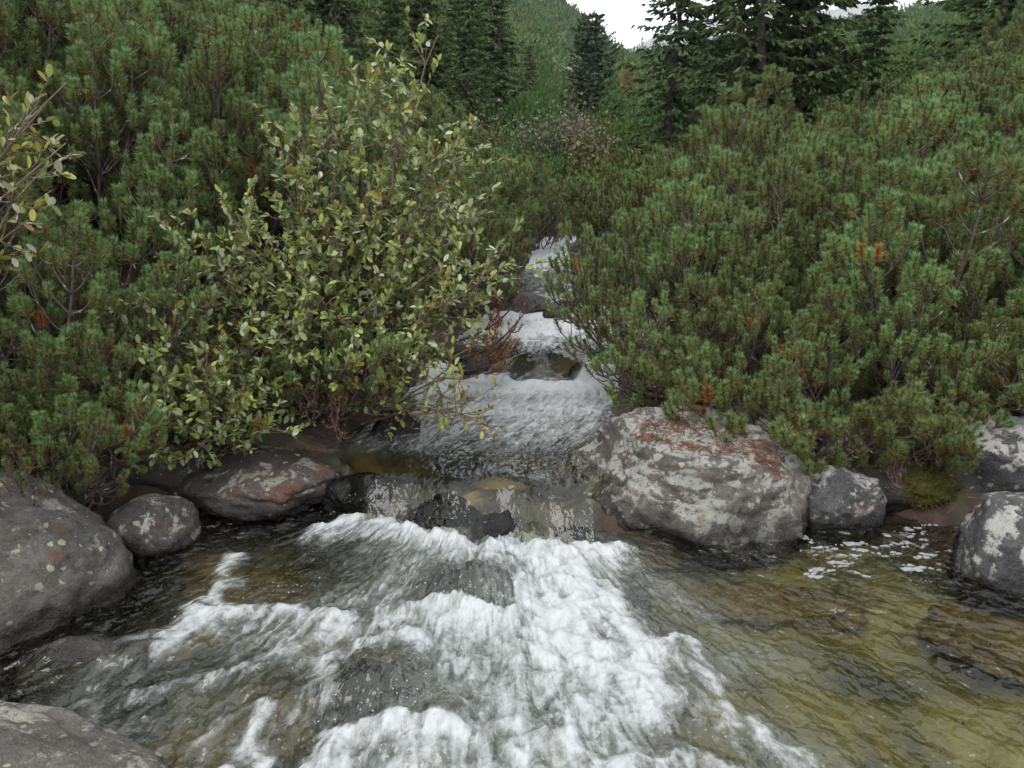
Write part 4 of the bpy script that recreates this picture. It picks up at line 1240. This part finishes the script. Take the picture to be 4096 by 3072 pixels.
def litter():
    """needles, twigs and scraps on the banks"""
    r = np.random.default_rng(73)
    B = Buf()
    n = 15000
    x = r.uniform(-2.8, 3.2, n); y = r.uniform(3.3, 5.8, n)
    e = y - np.interp(x, SH_X, SH_Y)
    lat = np.abs(x - cx(y)) / cw(y)
    ok = (e > .08) & (lat > 1.1)
    x, y = x[ok], y[ok]; z = terrain(x, y)
    for a, b, c in zip(x, y, z):
        d = nrm(r.normal(size=3) * [1, 1, .35]); L = r.uniform(.03, .09)
        s = nrm(np.cross(d, r.normal(size=3))) * r.uniform(.001, .003)
        p = np.array([a, b, c + .01])
        cc = np.array([.24, .085, .035]) if r.random() < .6 else np.array([.09, .07, .05])
        B.add([p - s, p + s, p + d * L], [[0, 1, 2]], cc * r.uniform(.5, 1.3))
    return tag(obj('needle_litter', B.mesh('needle_litter', M_FALLEN)), 'brown needle litter covering the ground under the pines', 'litter', kind='stuff')
litter()

M_MOSS = mat_leafy('moss', .9, .2, .1, .0)
def moss(x, y, R, label, seed):
    r = np.random.default_rng(seed)
    z0 = float(terrain(np.array([x]), np.array([y]))[0])
    v, f = ico(4)
    p = v * np.array([R, R * .7, R * .55]) * (1 + .35 * fbm(v * 2.2 + seed, 3, seed))[:, None]
    B = Buf(); B.add(p, f, (.075, .075, .012))
    k = 2600
    d = nrm(r.normal(size=(k, 3)) + [0, -.2, .5]); i = r.integers(0, len(v), k)
    b = p[i]; d = nrm(v[i] + r.normal(size=(k, 3)) * .5)
    s = nrm(np.cross(d, r.normal(size=(k, 3)))) * .003
    tv = np.stack([b - s, b + s, b + d * r.uniform(.012, .03, (k, 1))], 1).reshape(-1, 3)
    c = np.array([[.14, .13, .018], [.085, .09, .014], [.18, .14, .025]])[r.integers(0, 3, k)]
    B.add(tv, np.arange(3 * k).reshape(-1, 3), np.repeat(c, 3, 0))
    return tag(obj('moss_cushion', B.mesh('moss_cushion', M_MOSS), loc=(x, y, z0 + R * .15)), label, 'moss')
moss(1.98, 3.86, .16, 'yellow green moss cushion left of the upper right edge boulder', 5)
moss(2.24, 3.58, .13, 'yellow moss cushion between the two right edge boulders', 6)
moss(2.14, 4.05, .20, 'yellow green moss cushion above the right edge boulder, under the pine', 8)
moss(-1.62, 3.30, .07, 'small dark moss tuft on the right shoulder of the big left boulder', 7)

def foam_flakes():
    r = np.random.default_rng(91)
    B = Buf()
    v, f = ico(2)
    for i in range(90):
        t = r.random()
        x = 1.20 + .66 * r.random() + .1 * t; y = 3.14 + .40 * r.random() ** 1.0 + .15 * t * (x > 1.45)
        if (x - 1.52) ** 2 / .06 + (y - 3.70) ** 2 / .045 < 1: continue
        s = r.uniform(.008, .035) * (1.4 if r.random() < .15 else .8)
        a = r.normal() * .25 - .25
        R = np.array([[cos(a), -sin(a), 0], [sin(a), cos(a), 0], [0, 0, 1]])
        for q in range(r.integers(2, 7)):
            sq = s * r.uniform(.25, .7)
            p = v * np.array([sq, sq * r.uniform(.3, .7), .004 + .1 * sq]) * (1 + .9 * fbm(v * 3.5 + i + q, 2, i))[:, None]
            B.add(p @ R.T + [x + r.normal() * s * .7, y + r.normal() * s * .28, .002], f, (.8, .82, .83))
    t = NT('froth')
    n = t.noise(t.n('NewGeometry').outputs['Position'], 160, 3)
    b = t.n('Bump', {'Strength': .6, 'Distance': .006, 'Height': n}).outputs[0]
    m = t.end(t.n('BsdfPrincipled', {'Base Color': (.17, .175, .18, 1), 'Roughness': .7, 'Normal': b}).outputs[0])
    return tag(obj('floating_foam', B.mesh('floating_foam', m, True)), 'white foam flakes drifting in the still corner of the pool at the right', 'foam', kind='stuff')
foam_flakes()

def spray():
    r = np.random.default_rng(95)
    B = Buf()
    v, f = ico(1)
    for p, w, a, h in CRESTS[:1] + CRESTS[2:7]:
        p = np.array(p)
        for k in range(int(26 * a)):
            i = r.integers(0, len(p) - 1); t = r.random()
            q = p[i] * (1 - t) + p[i + 1] * t + r.normal(size=2) * .045
            z = h * 1.1 + .015 + r.exponential(.022)
            B.add(v * r.uniform(.001, .003) + [q[0], q[1], z], f, (.8, .82, .84))
    t = NT('spray')
    m = t.end(t.n('BsdfPrincipled', {'Base Color': (.3, .31, .32, 1), 'Roughness': .25}).outputs[0])
    return tag(obj('water_spray', B.mesh('water_spray', m, True)), 'white drops thrown up along the crests of the rapids', 'spray', kind='stuff')
spray()

# ------------------------------------------------------------------ valley air
def haze():
    t = NT('valley_air')
    vol = t.n('VolumePrincipled', {'Color': (.86, .92, 1.0, 1), 'Density': .0002, 'Anisotropy': .3}).outputs[0]
    t.t.links.new(vol, t.out.inputs['Volume'])
    x0, x1, y0, y1, z0, z1 = -2400, 2400, -40, 2600, -30, 420
    v = [(x, y, z) for x in (x0, x1) for y in (y0, y1) for z in (z0, z1)]
    f = [(0, 1, 3, 2), (4, 6, 7, 5), (0, 4, 5, 1), (2, 3, 7, 6), (0, 2, 6, 4), (1, 5, 7, 3)]
    return tag(obj('haze', tri_mesh('haze', v, f, t.m)), 'thin pale mountain air that fades the far ridge', 'haze', kind='stuff')
haze()
